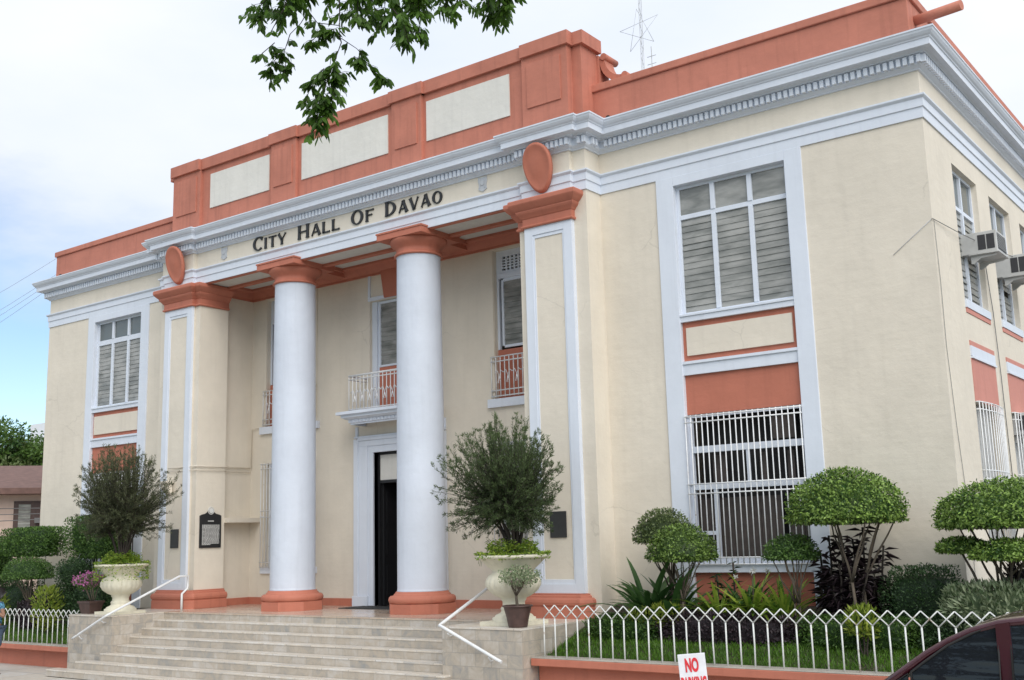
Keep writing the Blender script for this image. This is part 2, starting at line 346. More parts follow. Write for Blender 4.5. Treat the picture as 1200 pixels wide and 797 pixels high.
def copy_tree(o, parent=None):
    c = o.copy(); COL.objects.link(c); c.parent = parent
    for ch in list(o.children): copy_tree(ch, c)
    return c
def leafmesh(name, pos, axis, nrm, ln, wd, mat, parent=None, tint=None, fold=.18, curl=.0, oval=False):
    """many small leaves: each is two triangles-pairs folded along the midrib"""
    pos = np.asarray(pos, float); k = len(pos)
    axis = np.asarray(axis, float); axis = axis/np.maximum(np.linalg.norm(axis, axis=1, keepdims=True), 1e-6)
    nrm = np.asarray(nrm, float); nrm = nrm-axis*(nrm*axis).sum(1, keepdims=True)
    nrm = nrm/np.maximum(np.linalg.norm(nrm, axis=1, keepdims=True), 1e-6)
    side = np.cross(axis, nrm); ln = np.broadcast_to(ln, (k,))[:, None]; wd = np.broadcast_to(wd, (k,))[:, None]
    a = pos; tip = pos+axis*ln-nrm*ln*curl; mid = pos+axis*ln*.45
    l_ = mid+side*wd*.5+nrm*wd*fold; r_ = mid-side*wd*.5+nrm*wd*fold
    if oval:
        m1 = pos+axis*ln*.28; m2 = pos+axis*ln*.70-nrm*ln*curl*.5; up1 = nrm*wd*fold
        V = np.stack([a, m1+side*wd*.45+up1, m2+side*wd*.42+up1, tip, m2-side*wd*.42+up1, m1-side*wd*.45+up1], 1).reshape(-1, 3)
        F = (np.arange(k)[:, None]*6+np.array([[0, 1, 2, 0, 2, 3, 0, 3, 4, 0, 4, 5]])).reshape(-1); nf = 4
    else:
        V = np.stack([a, l_, tip, r_], 1).reshape(-1, 3)
        F = (np.arange(k)[:, None]*4+np.array([[0, 1, 2, 0, 2, 3]])).reshape(-1); nf = 2
    me = bpy.data.meshes.new(name); me.vertices.add(len(V)); me.vertices.foreach_set('co', V.reshape(-1))
    me.loops.add(len(F)); me.loops.foreach_set('vertex_index', F.astype(np.int32))
    me.polygons.add(nf*k); me.polygons.foreach_set('loop_start', np.arange(0, 3*nf*k, 3, dtype=np.int32))
    me.polygons.foreach_set('loop_total', np.full(nf*k, 3, dtype=np.int32)); me.update(calc_edges=True)
    if tint is None: tint = rng.random(k)
    at = me.attributes.new('tint', 'FLOAT', 'FACE'); at.data.foreach_set('value', np.repeat(tint, nf).astype(np.float32))
    me.materials.append(M[mat]); me.validate()
    o = bpy.data.objects.new(name, me); COL.objects.link(o)
    if parent: put(o, parent)
    return o
def rdir(k):
    d = rng.normal(size=(k, 3)); return d/np.linalg.norm(d, axis=1, keepdims=True)
def lump(p, s=1.0, seed=0):
    """cheap smooth noise for uneven outlines"""
    q = p*s+seed
    return (np.sin(q[:, 0]*3.1+1.7*np.sin(q[:, 1]*2.3))+np.sin(q[:, 1]*3.7+1.3*np.sin(q[:, 2]*2.9))+np.sin(q[:, 2]*4.1+1.1*np.sin(q[:, 0]*3.3)))/3
def core(name, c, rad, mat, parent, zcut=None):
    bm = bmesh.new(); bmesh.ops.create_icosphere(bm, subdivisions=3, radius=1)
    for v in bm.verts:
        v.co = Vector((v.co.x*rad[0], v.co.y*rad[1], v.co.z*rad[2]))+Vector(c)
        if zcut is not None and v.co.z < zcut: v.co.z = zcut+(v.co.z-zcut)*.15
    me = bpy.data.meshes.new(name); bm.to_mesh(me); bm.free(); me.materials.append(M[mat])
    return me
SEED = [0]
def dome_crown(c, rad, mat, parent, n=6000, leaf=.042, cut=.12, name='crown', hang=.5, lumpy=.05):
    """clipped dome: leaves packed in a thick shell, flat ragged underside"""
    SEED[0] += 3.3
    d = rdir(n); d[:, 2] = np.where(d[:, 2] < -cut, -cut*rng.random(n), d[:, 2])
    sh = 1-.20*rng.random(n)**1.6
    lm = 1+lumpy*lump(d, 2.2, SEED[0])
    sh = np.where(rng.random(n) < .05, 1+.07*rng.random(n), sh)
    low = d[:, 2] < -cut*.3
    sh = np.where(low, np.sqrt(rng.random(n))*1.0, sh)
    p = d*sh[:, None]*lm[:, None]; hz = np.hypot(p[:, 0], p[:, 1])
    p[:, 2] = np.where(low, p[:, 2]-.05*np.abs(lump(p, 5, SEED[0])), p[:, 2])
    P = p*np.array(rad)+np.array(c)
    ax = d*.6+rdir(n)*.8; ax[:, 2] -= hang*.6
    nr = d+rdir(n)*.85; nr[:, 2] += .4
    tint = np.clip(.45+.28*lump(P, 4, SEED[0])+rng.normal(size=n)*.36, 0, 1)
    o = leafmesh(name, P, ax, nr, leaf*(.7+.6*rng.random(n)), leaf*.55*(.8+.4*rng.random(n)), mat, parent, tint)
    # packed inner leaves in the same mesh; dark tint paints the shade among them
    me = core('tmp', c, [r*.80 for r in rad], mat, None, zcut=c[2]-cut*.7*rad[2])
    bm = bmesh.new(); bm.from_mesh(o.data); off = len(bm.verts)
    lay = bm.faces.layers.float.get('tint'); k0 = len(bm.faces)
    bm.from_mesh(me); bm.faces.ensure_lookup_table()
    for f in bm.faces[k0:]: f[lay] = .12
    bm.to_mesh(o.data); bm.free()
    return o
def stems(pts_list, mat, parent, name='trunk', n=6):
    b = MB()
    for pts, r in pts_list: b.tube(pts, r, n)
    return b.build(name, mat, parent)
def wob(a, b, k=5, amp=.02):
    a = Vector(a); b = Vector(b); out_ = []
    for i in range(k+1):
        t = i/k; q = a.lerp(b, t)
        if 0 < i < k: q += Vector((random.uniform(-1, 1), random.uniform(-1, 1), 0))*amp
        out_.append(q)
    return out_

# ================================================================== GROUND
GZ = -1.12
b = MB().box(-400, 400, -400, 400, GZ-1, GZ-.012); g = b.build('ground', 'earth'); g['kind'] = 'structure'
b = MB().box(-60, 60, -9, 60, GZ-.5, GZ); g = b.build('pavement', 'pave'); g['kind'] = 'structure'
b = MB().box(-200, 200, -19, -9.004, GZ-.5, GZ-.008+.0); g = b.build('road', 'asphalt'); g['kind'] = 'structure'

# ================================================================== CITY HALL
hall = empty('city_hall', (0, .54, GZ), 'two-storey cream city hall with white columned portico, terracotta parapet and black lettering', 'building')
W, YW, P1, P3, XI, XO, Y1 = 11.155, .54, 4.37, 5.76, 4.535, 5.504, .092
YB, PS, PD, DEP = 1.75, 4.58, .86, 20.0
ZT = 8.17
def sheet(b, axis, pos, a0, a1, z0, z1, holes, depth, mi=0, rev=0, flip=1):
    """wall face with openings and their reveals. axis Y: face at y=pos looking to -Y; axis X: face at x=pos looking to flip*X"""
    A = sorted({a0, a1, *[h[0] for h in holes], *[h[1] for h in holes]}); Z = sorted({z0, z1, *[h[2] for h in holes], *[h[3] for h in holes]})
    P = (lambda a, z, d: (a, pos+d, z)) if axis == 'Y' else (lambda a, z, d: (pos-flip*d, a, z))
    for i in range(len(A)-1):
        for j in range(len(Z)-1):
            ca, cz = (A[i]+A[i+1])/2, (Z[j]+Z[j+1])/2
            if any(h[0] < ca < h[1] and h[2] < cz < h[3] for h in holes): continue
            b.add([P(A[i], Z[j], 0), P(A[i+1], Z[j], 0), P(A[i+1], Z[j+1], 0), P(A[i], Z[j+1], 0)], [(0, 1, 2, 3)], mi)
    for h in holes:
        for (p, q) in (((h[0], h[2]), (h[1], h[2])), ((h[1], h[2]), (h[1], h[3])), ((h[1], h[3]), (h[0], h[3])), ((h[0], h[3]), (h[0], h[2]))):
            b.add([P(*p, 0), P(*q, 0), P(*q, depth), P(*p, depth)], [(0, 1, 2, 3)], rev)
WZ0, WZ1 = -1.12, 7.33
# window bay limits
BX0, BX1, SX0, SX1 = 7.16, 9.07, 6.85, 9.345
for s in (-1, 1):
    b = MB(); xs = sorted((s*P3, s*W)); h = sorted((s*(SX0+.006), s*(SX1-.006)))
    sheet(b, 'Y', YW, xs[0], xs[1], WZ0, WZ1+.39, [(h[0], h[1], WZ0, 6.96)], .15)
    b.build('front_wall', 'cream', hall)
SIDEW = [(1.86+2.15*i, 3.24+2.15*i) for i in range(8)]
b = MB()
hl = []
for (a, c) in SIDEW: hl += [(a, c, 4.56, 6.66), (a, c, .80, 3.05)]
sheet(b, 'X', W, YW, DEP, WZ0, WZ1+.39, hl, .26)
sheet(b, 'X', -W, YW, DEP, WZ0, WZ1+.39, hl, .26, flip=-1)
b.add([(-W, DEP, WZ0), (W, DEP, WZ0), (W, DEP, 8.2), (-W, DEP, 8.2)], [(0, 1, 2, 3)])
b.build('side_wall', 'cream', hall)
b = MB().box(-W+.05, W-.05, .9, DEP-.05, 8.12, 8.19); b.build('roof', 'roof', hall)
# portico back wall with door and windows
b = MB()
PW = [(-4.07, -2.50), (2.50, 4.07)]
holes = [(-.72, .72, 0, 3.10), (-.84, .84, 3.92, 6.31)]
for (a, c) in PW: holes += [(a, c, 3.90, 6.82), (a, c, .80, 3.08)]
sheet(b, 'Y', YB, -PS, PS, 0, 7.10, holes, .22)
for s in (-1, 1): b.add([(s*PS, PD, 0), (s*PS, YB, 0), (s*PS, YB, 7.1), (s*PS, PD, 7.1)], [(0, 1, 2, 3)])
b.build('porch_wall', 'cream', hall)
# terracotta skirting of the porch
for (a, c) in ((-PS, -1.25), (1.25, PS)): MB().box(a, c, YB-.03, YB+.02, .001, .15).build('skirting', 'terra', hall)
for s in (-1, 1): MB().box(s*PS, s*(PS-.03), PD+.1, YB-.031, .001, .15).build('skirting', 'terra', hall)
# porch ceiling
b = MB().box(-P1, P1, .78, YB, 7.10, 7.2); b.build('porch_ceiling', 'soffit', hall)
b = MB(); pr = [(.0, 6.86), (.05, 6.86), (.05, 6.90), (.12, 6.97), (.16, 7.03), (.24, 7.05), (.24, 7.099), (0, 7.099)]
b.sweep([(-PS, PD), (-PS, YB), (PS, YB), (PS, PD)], pr)
for s in (-1, 1):
    b.box(s*1.71-.30, s*1.71+.30, .80, YB-.05, 7.02, 7.095)
    b.box(s*1.71-.22, s*1.71+.22, .80, YB-.04, 6.93, 7.021)
b.box(-P1, P1, .79, .93, 6.985, 7.099)
b.build('ceiling_moulding', 'terra', hall)
# entablature beam soffit across the portico
b = MB().box(-P1, P1, Y1+.03, .79, 6.992, 7.30, 0)
b.box(-P1, P1, Y1+.005, Y1+.09, 6.965, 6.991, 1); b.box(-P1, P1, .68, .80, 6.94, 6.991, 1)
b.build('portico_beam', ['soffit', 'terra'], hall)

# pillars, wings: bodies
b = MB()
for s in (-1, 1):
    b.box(s*P1, s*P3, Y1, PD, .0, 6.99); b.box(s*(PS+.02), s*(P3-.01), PD-.01, YB+.1, 0, 6.98)
    b.box(s*P1, s*P3, Y1, YW+.3, 6.99, 7.72); b.box(s*(XI), s*XO, 0, Y1+.02, 6.99, 7.72)
b.box(-P1, P1, Y1, YW, 7.30, 7.72)
b.build('frieze', 'cream', hall)
for s in (-1, 1): MB().box(s*(P1-.0), s*P3, Y1+.002, PD, -1.12, 0).build('footing', 'stone', hall)

# entablature bands swept round the building
path = [(-W, DEP), (-W, YW), (-P3, YW), (-P3, Y1), (-XO, Y1), (-XO, 0), (-XI, 0), (-XI, Y1), (XI, Y1), (XI, 0), (XO, 0), (XO, Y1), (P3, Y1), (P3, YW), (W, YW), (W, DEP)]
arch = [(0, 6.985), (.022, 6.985), (.022, 7.135), (.040, 7.145), (.040, 7.265), (.062, 7.285), (.075, 7.30), (.075, 7.325), (0, 7.335)]
MB().sweep(path, arch).build('architrave', 'white', hall)
corn = [(0, 7.695), (.03, 7.70), (.03, 7.715), (.07, 7.74), (.085, 7.757), (.085, 7.885), (.15, 7.895), (.15, 7.91), (.185, 7.93), (.265, 7.935), (.265, 8.03), (.28, 8.04),
        (.285, 8.055), (.31, 8.075), (.335, 8.11), (.345, 8.14), (.355, 8.145), (.355, 8.17), (0, 8.215)]
b = MB().sweep(path, corn)
# dentils
def run(p, q, pitch=.095, wd=.056, o0=.08, o1=.145, z0=7.765, z1=7.878):
    p = Vector(p); q = Vector(q); d = (q-p); Ln = d.length; d.normalize(); n_ = Vector((d.y, -d.x)); k = int((Ln)/pitch)
    if k < 1: k = 1
    st = (Ln-k*pitch)/2+pitch/2
    for i in range(k):
        c = p+d*(st+i*pitch)
        x = sorted([c.x-d.x*wd/2+n_.x*o0, c.x+d.x*wd/2+n_.x*o1]); y = sorted([c.y-d.y*wd/2+n_.y*o0, c.y+d.y*wd/2+n_.y*o1])
        b.box(x[0], x[1], y[0], y[1], z0, z1)
E_ = .085
run((-W, DEP), (-W, YW-.14)); run((-W-.14, YW), (-P3-.15, YW)); run((-XI+.1, Y1), (XI-.1, Y1)); run((P3+.15, YW), (W+.14, YW)); run((W, YW-.14), (W, DEP))
for s in (-1, 1): run((min(s*XI, s*XO)-.10, 0), (max(s*XI, s*XO)+.10, 0))
run((P3, Y1+.0), (P3, YW-.2)); run((-P3, YW-.2), (-P3, Y1)); run((XO+.16, Y1), (P3+.14, Y1)); run((-P3-.14, Y1), (-XO-.16, Y1))
b.build('cornice', 'white', hall)

# parapets of the wings
XP, YP = 11.08, .60
for s in (-1, 1):
    b = MB()
    x0, x1 = sorted((s*5.3, s*XP)); b.box(x0, x1, YP, YP+.25, 8.16, 8.87)
    xs = sorted((s*XP, s*(XP-.25))); b.box(xs[0], xs[1], YP+.25, DEP, 8.16, 8.87)
    b.box(s*(XP+.03), s*(XP-.3), YP-.03, YP+.28, 8.16, 8.28)
    cx = sorted((s*5.2, s*(XP+.04))); b.box(cx[0], cx[1], YP-.04, YP+.29, 8.871, 9.0)
    cs = sorted((s*(XP+.04), s*(XP-.29))); b.box(cs[0], cs[1], YP+.291, DEP, 8.871, 9.0)
    o = b.build('parapet', 'terra_pale', hall); bev(o, .012)
# drain spouts through the parapet
b = MB().tube([(W-.3, .95, 8.62), (W+.62, .80, 8.60)], [.075]*2, 14); b.build('drain_pipe', 'terra_pale', hall)
for x in (5.95, -10.85):
    b = MB().tube([(x, YP-.02, 8.34), (x, YP+.02, 8.34)], .045, 10); b.build('drain_hole', 'dark', hall)
# attic over the portico
b = MB(); YA = .17
b.box(-4.50, 4.50, YA, .75, 8.17, 9.66)
for s in (-1, 1):
    b.box(s*4.50, s*5.47, .10, .74, 8.17, 9.66); b.box(s*5.47, s*5.66, .26, .76, 8.17, 9.66)
    b.box(s*1.36, s*2.12, .10, YA+.01, 8.17, 9.66)
    for (q0, q1, zz) in ((4.62, 5.33, .07), (1.46, 2.02, .07)): b.box(s*q0, s*q1, .076, .101, 8.70, 9.52)
b.box(-4.35, 4.35, YA-.001, YA+.002, 8.17, 8.2)
# cap
b.box(-4.50, 4.50, YA-.06, .82, 9.661, 9.91)
for s in (-1, 1):
    b.box(s*4.50, s*5.52, .04, .80, 9.661, 9.905); b.box(s*5.52, s*5.73, .20, .83, 9.661, 9.90); b.box(s*1.31, s*2.17, .05, YA, 9.661, 9.902)
    b.box(s*4.6, s*5.45, .15, .8, 9.904, 9.955)
o = b.build('attic', 'terra_pale', hall); bev(o, .010)
for (x0, x1) in ((-4.20, -2.24), (-1.23, 1.21), (2.21, 4.18)):
    MB().box(x0, x1, YA-.022, YA+.01, 8.71, 9.50).build('attic_panel', 'attic', hall)
# scroll brackets beside the attic
for s in (-1, 1):
    pts = []; y0, y1 = .80, 1.10
    out_ = [(5.70, 9.72)]
    b = MB(); prof = [(5.60, 9.02), (5.66, 9.02), (6.22, 9.02)]
    cur = [(5.72+.0, 9.56)]+[(5.80+.36*(1-math.cos(a)), 9.53-.40*math.sin(a)) for a in [i*PI/2/8 for i in range(9)]]
    lower = [(5.66+.40*(1-math.cos(a)), 9.53-.47*math.sin(a)) for a in [i*PI/2/8 for i in range(9)]]
    poly = [(s*x, z) for x, z in cur]+[(s*6.16, 9.06)]+[(s*x, z) for x, z in lower[::-1]]
    b.prism([(s*x, z) for x, z in ([(5.80+.36*(1-math.cos(i*PI/16)), 9.56-.40*math.sin(i*PI/16)) for i in range(9)]+[(5.70+.42*(1-math.cos(i*PI/16)), 9.53-.46*math.sin(i*PI/16)) for i in range(8, -1, -1)])], y0, y1, 'Y')
    b.tube([(s*5.79, y0-.02, 9.58), (s*5.79, y1+.1, 9.58)], .062, 16); b.tube([(s*6.20, y0-.02, 9.13), (s*6.20, y1+.1, 9.13)], .062, 16)
    b.box(s*5.55, s*6.25, y0, y1, 8.95, 9.065); b.box(s*5.55, s*5.70, .76, 1.1, 9.0, 9.62)
    b.build('scroll_bracket', 'terra_pale', hall)

# corner pillars: base, panel frame, capital, oval shield
bprof = [(0, .0), (.135, .0), (.135, .165), (.12, .18), (.125, .19), (.148, .21), (.155, .25), (.145, .29), (.115, .315), (.075, .32), (.07, .345), (.045, .36), (.045, .378), (0, .385)]
cprof = [(0, 6.50), (.035, 6.50), (.045, 6.52), (.035, 6.545), (.02, 6.55), (.02, 6.66), (.035, 6.67), (.055, 6.70), (.09, 6.74), (.105, 6.77), (.105, 6.79), (.12, 6.80), (.15, 6.83), (.19, 6.88), (.20, 6.90), (.20, 6.955), (.19, 6.975), (0, 6.98)]
for s in (-1, 1):
    base_path = [(s*P1, PD+.0), (s*P1, Y1), (s*XI, Y1), (s*XI, 0), (s*XO, 0), (s*XO, Y1+.02)]
    bp = [(s*(P1), PD), (s*P1, .06), (s*(P1+.06), .0), (s*(XO-.06), .0), (s*XO, .06), (s*XO, Y1+.05)]
    if s > 0: pass
    else: base_path = base_path[::-1]; bp = bp[::-1]
    pil = MB().box(s*(XI+.003), s*(XO-.003), .03, Y1+.01, .38, 6.52, 0).build('pilaster', 'cream', hall)
    b = MB(); fwid = .165
    x0, x1 = sorted((s*XI, s*XO))
    b.box(x0, x0+fwid, 0, .06, .386, 6.50); b.box(x1-fwid, x1, 0, .06, .386, 6.50)
    b.box(x0+fwid, x1-fwid, 0, .06, .386, .53); b.box(x0+fwid, x1-fwid, 0, .06, 6.36, 6.50)
    i0, i1 = x0+fwid, x1-fwid
    b.box(i0, i0+.035, .014, .05, .53, 6.36); b.box(i1-.035, i1, .014, .05, .53, 6.36)
    b.box(i0+.035, i1-.035, .014, .05, .53, .60); b.box(i0+.035, i1-.035, .014, .05, 6.30, 6.36)
    b.box(s*XO, s*(XO+.003), .001, Y1+.0, .386, 6.50)
    o = b.build('panel_frame', 'white', pil); bev(o, .006)
    b = MB().sweep(bp, bprof); b.build('pillar_base', 'terra', pil)
    b = MB().sweep(base_path, cprof); b.build('pillar_capital', 'terra', pil)
    # oval shield leaning on the capital
    b = MB(); cxo = s*4.97-.0; prof = [(0, .05), (.18, .045), (.30, .032), (.33, .045), (.365, .045), (.385, .02), (.385, -.03), (0, -.03)]
    n_ = 40; vs = []; fs = []
    for (r, h) in prof:
        for k in range(n_):
            a = 2*PI*k/n_
            wx = .285*r/.385*(1+.17*math.sin(a)); zz = .42*r/.385
            x = math.cos(a)*wx; z = math.sin(a)*zz; tz = 7.47+z; ty = -.15-h-.10*(z/.42)
            vs.append((cxo+x, ty, tz))
    for j in range(len(prof)-1):
        for k in range(n_):
            q = (k+1) % n_; fs.append((j*n_+k, j*n_+q, (j+1)*n_+q, (j+1)*n_+k))
    b.add(vs, fs, 0, True); b.box(cxo-.05, cxo+.05, -.12, .02, 7.30, 7.62)
    b.build('oval_shield', 'terra', pil)

# columns
for s in (-1, 1):
    cx, cy = s*1.714, .4455
    prof = [(.462, .384), (.450, .40), (.447, .44)]+[(.447-.033*(t**1.6), .44+t*(6.54-.44)) for t in [i/14 for i in range(1, 15)]]+[(.425, 6.57)]
    col_ = MB().lathe(prof, (cx, cy), 64).build('column', 'col', hall)
    b = MB(); R_ = .632
    b.prism([(cx+R_*math.cos(PI/8+k*PI/4), cy+R_*math.sin(PI/8+k*PI/4)) for k in range(8)], .001, .175)
    b.lathe([(.56, .175), (.585, .18), (.600, .20), (.612, .24), (.600, .28), (.575, .305), (.52, .315), (.515, .33), (.505, .345), (.49, .35), (.485, .37), (.47, .384)], (cx, cy), 64)
    b.build('column_base', 'terra', col_)
    b = MB().lathe([(.43, 6.565), (.455, 6.57), (.468, 6.59), (.455, 6.61), (.425, 6.62), (.422, 6.70), (.435, 6.72), (.45, 6.735), (.46, 6.75), (.50, 6.78), (.535, 6.82), (.55, 6.86), (.55, 6.885)], (cx, cy), 64)
    b.box(cx-.56, cx+.56, cy-.56, cy+.56, 6.885, 7.0)
    b.prism([(cx-.575, cy-.575), (cx+.575, cy-.575), (cx+.575, cy+.575), (cx-.575, cy+.575)], 6.999, 7.03)
    o = b.build('column_capital', 'terra', col_)

# lettering on the frieze (small capitals, stone-cut style)
def text(body, size, ext=.012, font=None):
    c = bpy.data.curves.new('t', 'FONT'); c.body = body; c.size = size; c.extrude = ext; c.offset = .009
    o = bpy.data.objects.new('t', c); COL.objects.link(o)
    bpy.context.view_layer.update()
    me = bpy.data.meshes.new_from_object(o.evaluated_get(bpy.context.evaluated_depsgraph_get()))
    bpy.data.objects.remove(o); return me
# glyphs drawn as flared strokes: list of (polyline strokes) in a 0..1 box, stems thick, thins thin
def stroke(b, p, q, w0, w1, d0, d1, ox, oz, sx_, sz, flare=True):
    """thick stroke from p to q as a waisted bar"""
    P_ = Vector((p[0]*sx_, p[1]*sz)); Q = Vector((q[0]*sx_, q[1]*sz)); d = (Q-P_); ln = d.length; d.normalize(); nn = Vector((-d.y, d.x))
    ts = (0, .12, .5, .88, 1); k = (1.45, 1.05, .95, 1.05, 1.45) if flare else (1, 1, 1, 1, 1)
    L_ = []; R_ = []
    for t, kk in zip(ts, k):
        wd = (w0+(w1-w0)*t)*kk/2; c = P_+d*ln*t; L_.append(c+nn*wd); R_.append(c-nn*wd)
    poly = L_+R_[::-1]; poly = [(ox+v.x, oz+v.y) for v in poly]; b.prism(poly, d0, d1, 'Y')
def arcs(b, cx, cz, rx, rz, a0, a1, w0, w1, d0, d1, n=20):
    pts = []
    for i in range(n+1):
        a = a0+(a1-a0)*i/n; t = abs(math.cos(a)); wd = w1+(w0-w1)*t**1.2; pts.append((a, wd))
    outer = [(cx+rx*math.cos(a), cz+rz*math.sin(a)) for a, _ in pts]
    inner = [(cx+(rx-wd)*math.cos(a), cz+(rz-wd*.8)*math.sin(a)) for a, wd in pts]
    for i in range(n): b.prism([outer[i], outer[i+1], inner[i+1], inner[i]], d0, d1, 'Y')
KX = [1.0]
def glyph(b, ch, x, z, h, d0, d1):
    T = .23*h; t = .095*h; kx = KX[0]; st = lambda p, q, w0=T, w1=None, f=True: stroke(b, p, q, w0, w1 if w1 else w0, d0, d1, x, z, h*kx, h, f)
    if ch == 'I': st((.12, 0), (.12, 1)); return .24*h*kx
    if ch == 'T': st((.32, 0), (.32, .98)); st((.02, .95), (.62, .95), .09*h, .09*h); return .64*h*kx
    if ch == 'Y': st((.31, 0), (.31, .48)); st((.31, .42), (.04, .99), T*.95, T); st((.31, .42), (.60, .99), t, t); return .64*h*kx
    if ch == 'H': st((.10, 0), (.10, 1)); st((.58, 0), (.58, 1)); st((.12, .52), (.56, .52), t, t, False); return .70*h*kx
    if ch == 'A': st((.33, .98), (.60, 0), T, T*1.1); st((.33, 1), (.06, 0), t, t); st((.16, .32), (.50, .32), t, t, False); return .66*h*kx
    if ch == 'L': st((.10, 0), (.10, 1)); st((.08, .05), (.52, .05), .10*h, .12*h); return .55*h*kx
    if ch == 'F': st((.10, 0), (.10, 1)); st((.08, .95), (.54, .95), .09*h, .10*h); st((.12, .54), (.44, .54), t, t); return .56*h*kx
    if ch == 'V': st((.05, 1), (.33, .02), T, T); st((.60, 1), (.33, 0), t, t); return .66*h*kx
    if ch == 'D':
        st((.10, 0), (.10, 1)); arcs(b, x+.14*h*kx, z+.5*h, .50*h*kx, .5*h, -PI/2, PI/2, T, t, d0, d1); return .68*h*kx
    if ch == 'O': arcs(b, x+.35*h*kx, z+.5*h, .335*h*kx, .51*h, 0, 2*PI, T, t, d0, d1, 32); return .72*h*kx
    if ch == 'C':
        arcs(b, x+.38*h*kx, z+.5*h, .36*h*kx, .52*h, PI*.28, PI*1.72, T, t, d0, d1, 24); st((.60, .72), (.60, .95), t, t*1.6); return .66*h*kx
    return .2*h*kx
def measure(txt, big, small, gap):
    return None
def write(b, txt, x, z, big, small, gap, d0, d1):
    for i, ch in enumerate(txt):
        h = big if i == 0 else small
        x += glyph(b, ch, x, z, h, d0, d1)+gap
    return x-gap
words = [('CITY', -2.635, -1.60), ('HALL', -1.25, -.03), ('OF', .28, .90), ('DAVAO', 1.20, 2.65)]
for wd_, xa, xb in words:
    KX[0] = 1.0; tmp = MB(); big, small, gap = .285, .235, .045
    ln = write(tmp, wd_, 0, 0, big, small, 0, 0, .01); gap2 = gap; KX[0] = ((xb-xa)-gap*(len(wd_)-1))/ln
    b = MB(); write(b, wd_, xa, 7.405, big, small, gap2, Y1-.028, Y1-.001)
    o = b.build('lettering', 'ltr', hall)
# small relief emblems at each end of the inscription
for x in (-3.585, 3.585):
    b = MB(); c = [(-.10, .13), (-.075, .10), (-.03, .115), (0, .10), (.03, .115), (.075, .10), (.10, .13), (.105, .04), (.085, -.02), (.10, -.10), (.05, -.125), (0, -.145), (-.05, -.125), (-.10, -.10), (-.085, -.02), (-.105, .04)]
    b.prism([(x+p*.95, 7.555+q*1.05) for p, q in c], Y1-.018, Y1+.01, 'Y')
    b.tube([(x, Y1-.03, 7.56), (x, Y1-.01, 7.56)], .045, 12)
    for dx in (-.055, .055): b.box(x+dx-.008, x+dx+.008, Y1-.028, Y1-.015, 7.47, 7.65)
    b.build('emblem', 'emblem', hall)

# ---- window bays of the wings
def bars(b, axis, a0, a1, z0, z1, pitch, pos, r=.011, rails=(), n=5, off=0.0):
    P = (lambda a, z, d=0: (a, pos+d, z)) if axis == 'Y' else (lambda a, z, d=0: (pos-d, a, z))
    k = int(round((a1-a0)/pitch))
    for i in range(k+1):
        a = a0+(a1-a0)*i/k; b.tube([P(a, z0), P(a, z1)], r, n)
    for z in rails: b.tube([P(a0-.02, z, .0), P(a1+.02, z, .0)], r*1.25, n)
    return b
def louvre(b, axis, a0, a1, z0, z1, pos, pitch=.098, sgn=1, miss=()):
    k = int((z1-z0)/pitch); pt = (z1-z0)/k
    for i in range(k):
        if i in miss: continue
        zc = z0+pt*(i+.5); t = R(5+random.uniform(-1.5, 4 if random.random() < .9 else 12)); h = pt*.58; th = .003
        dz = h*math.cos(t); dy = h*math.sin(t)
        if axis == 'Y': b.prism([(pos+dy, zc+dz), (pos+dy+th*2, zc+dz), (pos-dy+th*2, zc-dz), (pos-dy, zc-dz)], a0, a1, 'X')
        else: b.prism([(pos-dy*sgn, zc+dz), (pos-(dy+th*2)*sgn, zc+dz), (pos-(-dy+th*2)*sgn, zc-dz), (pos+dy*sgn, zc-dz)], a0, a1, 'Y')
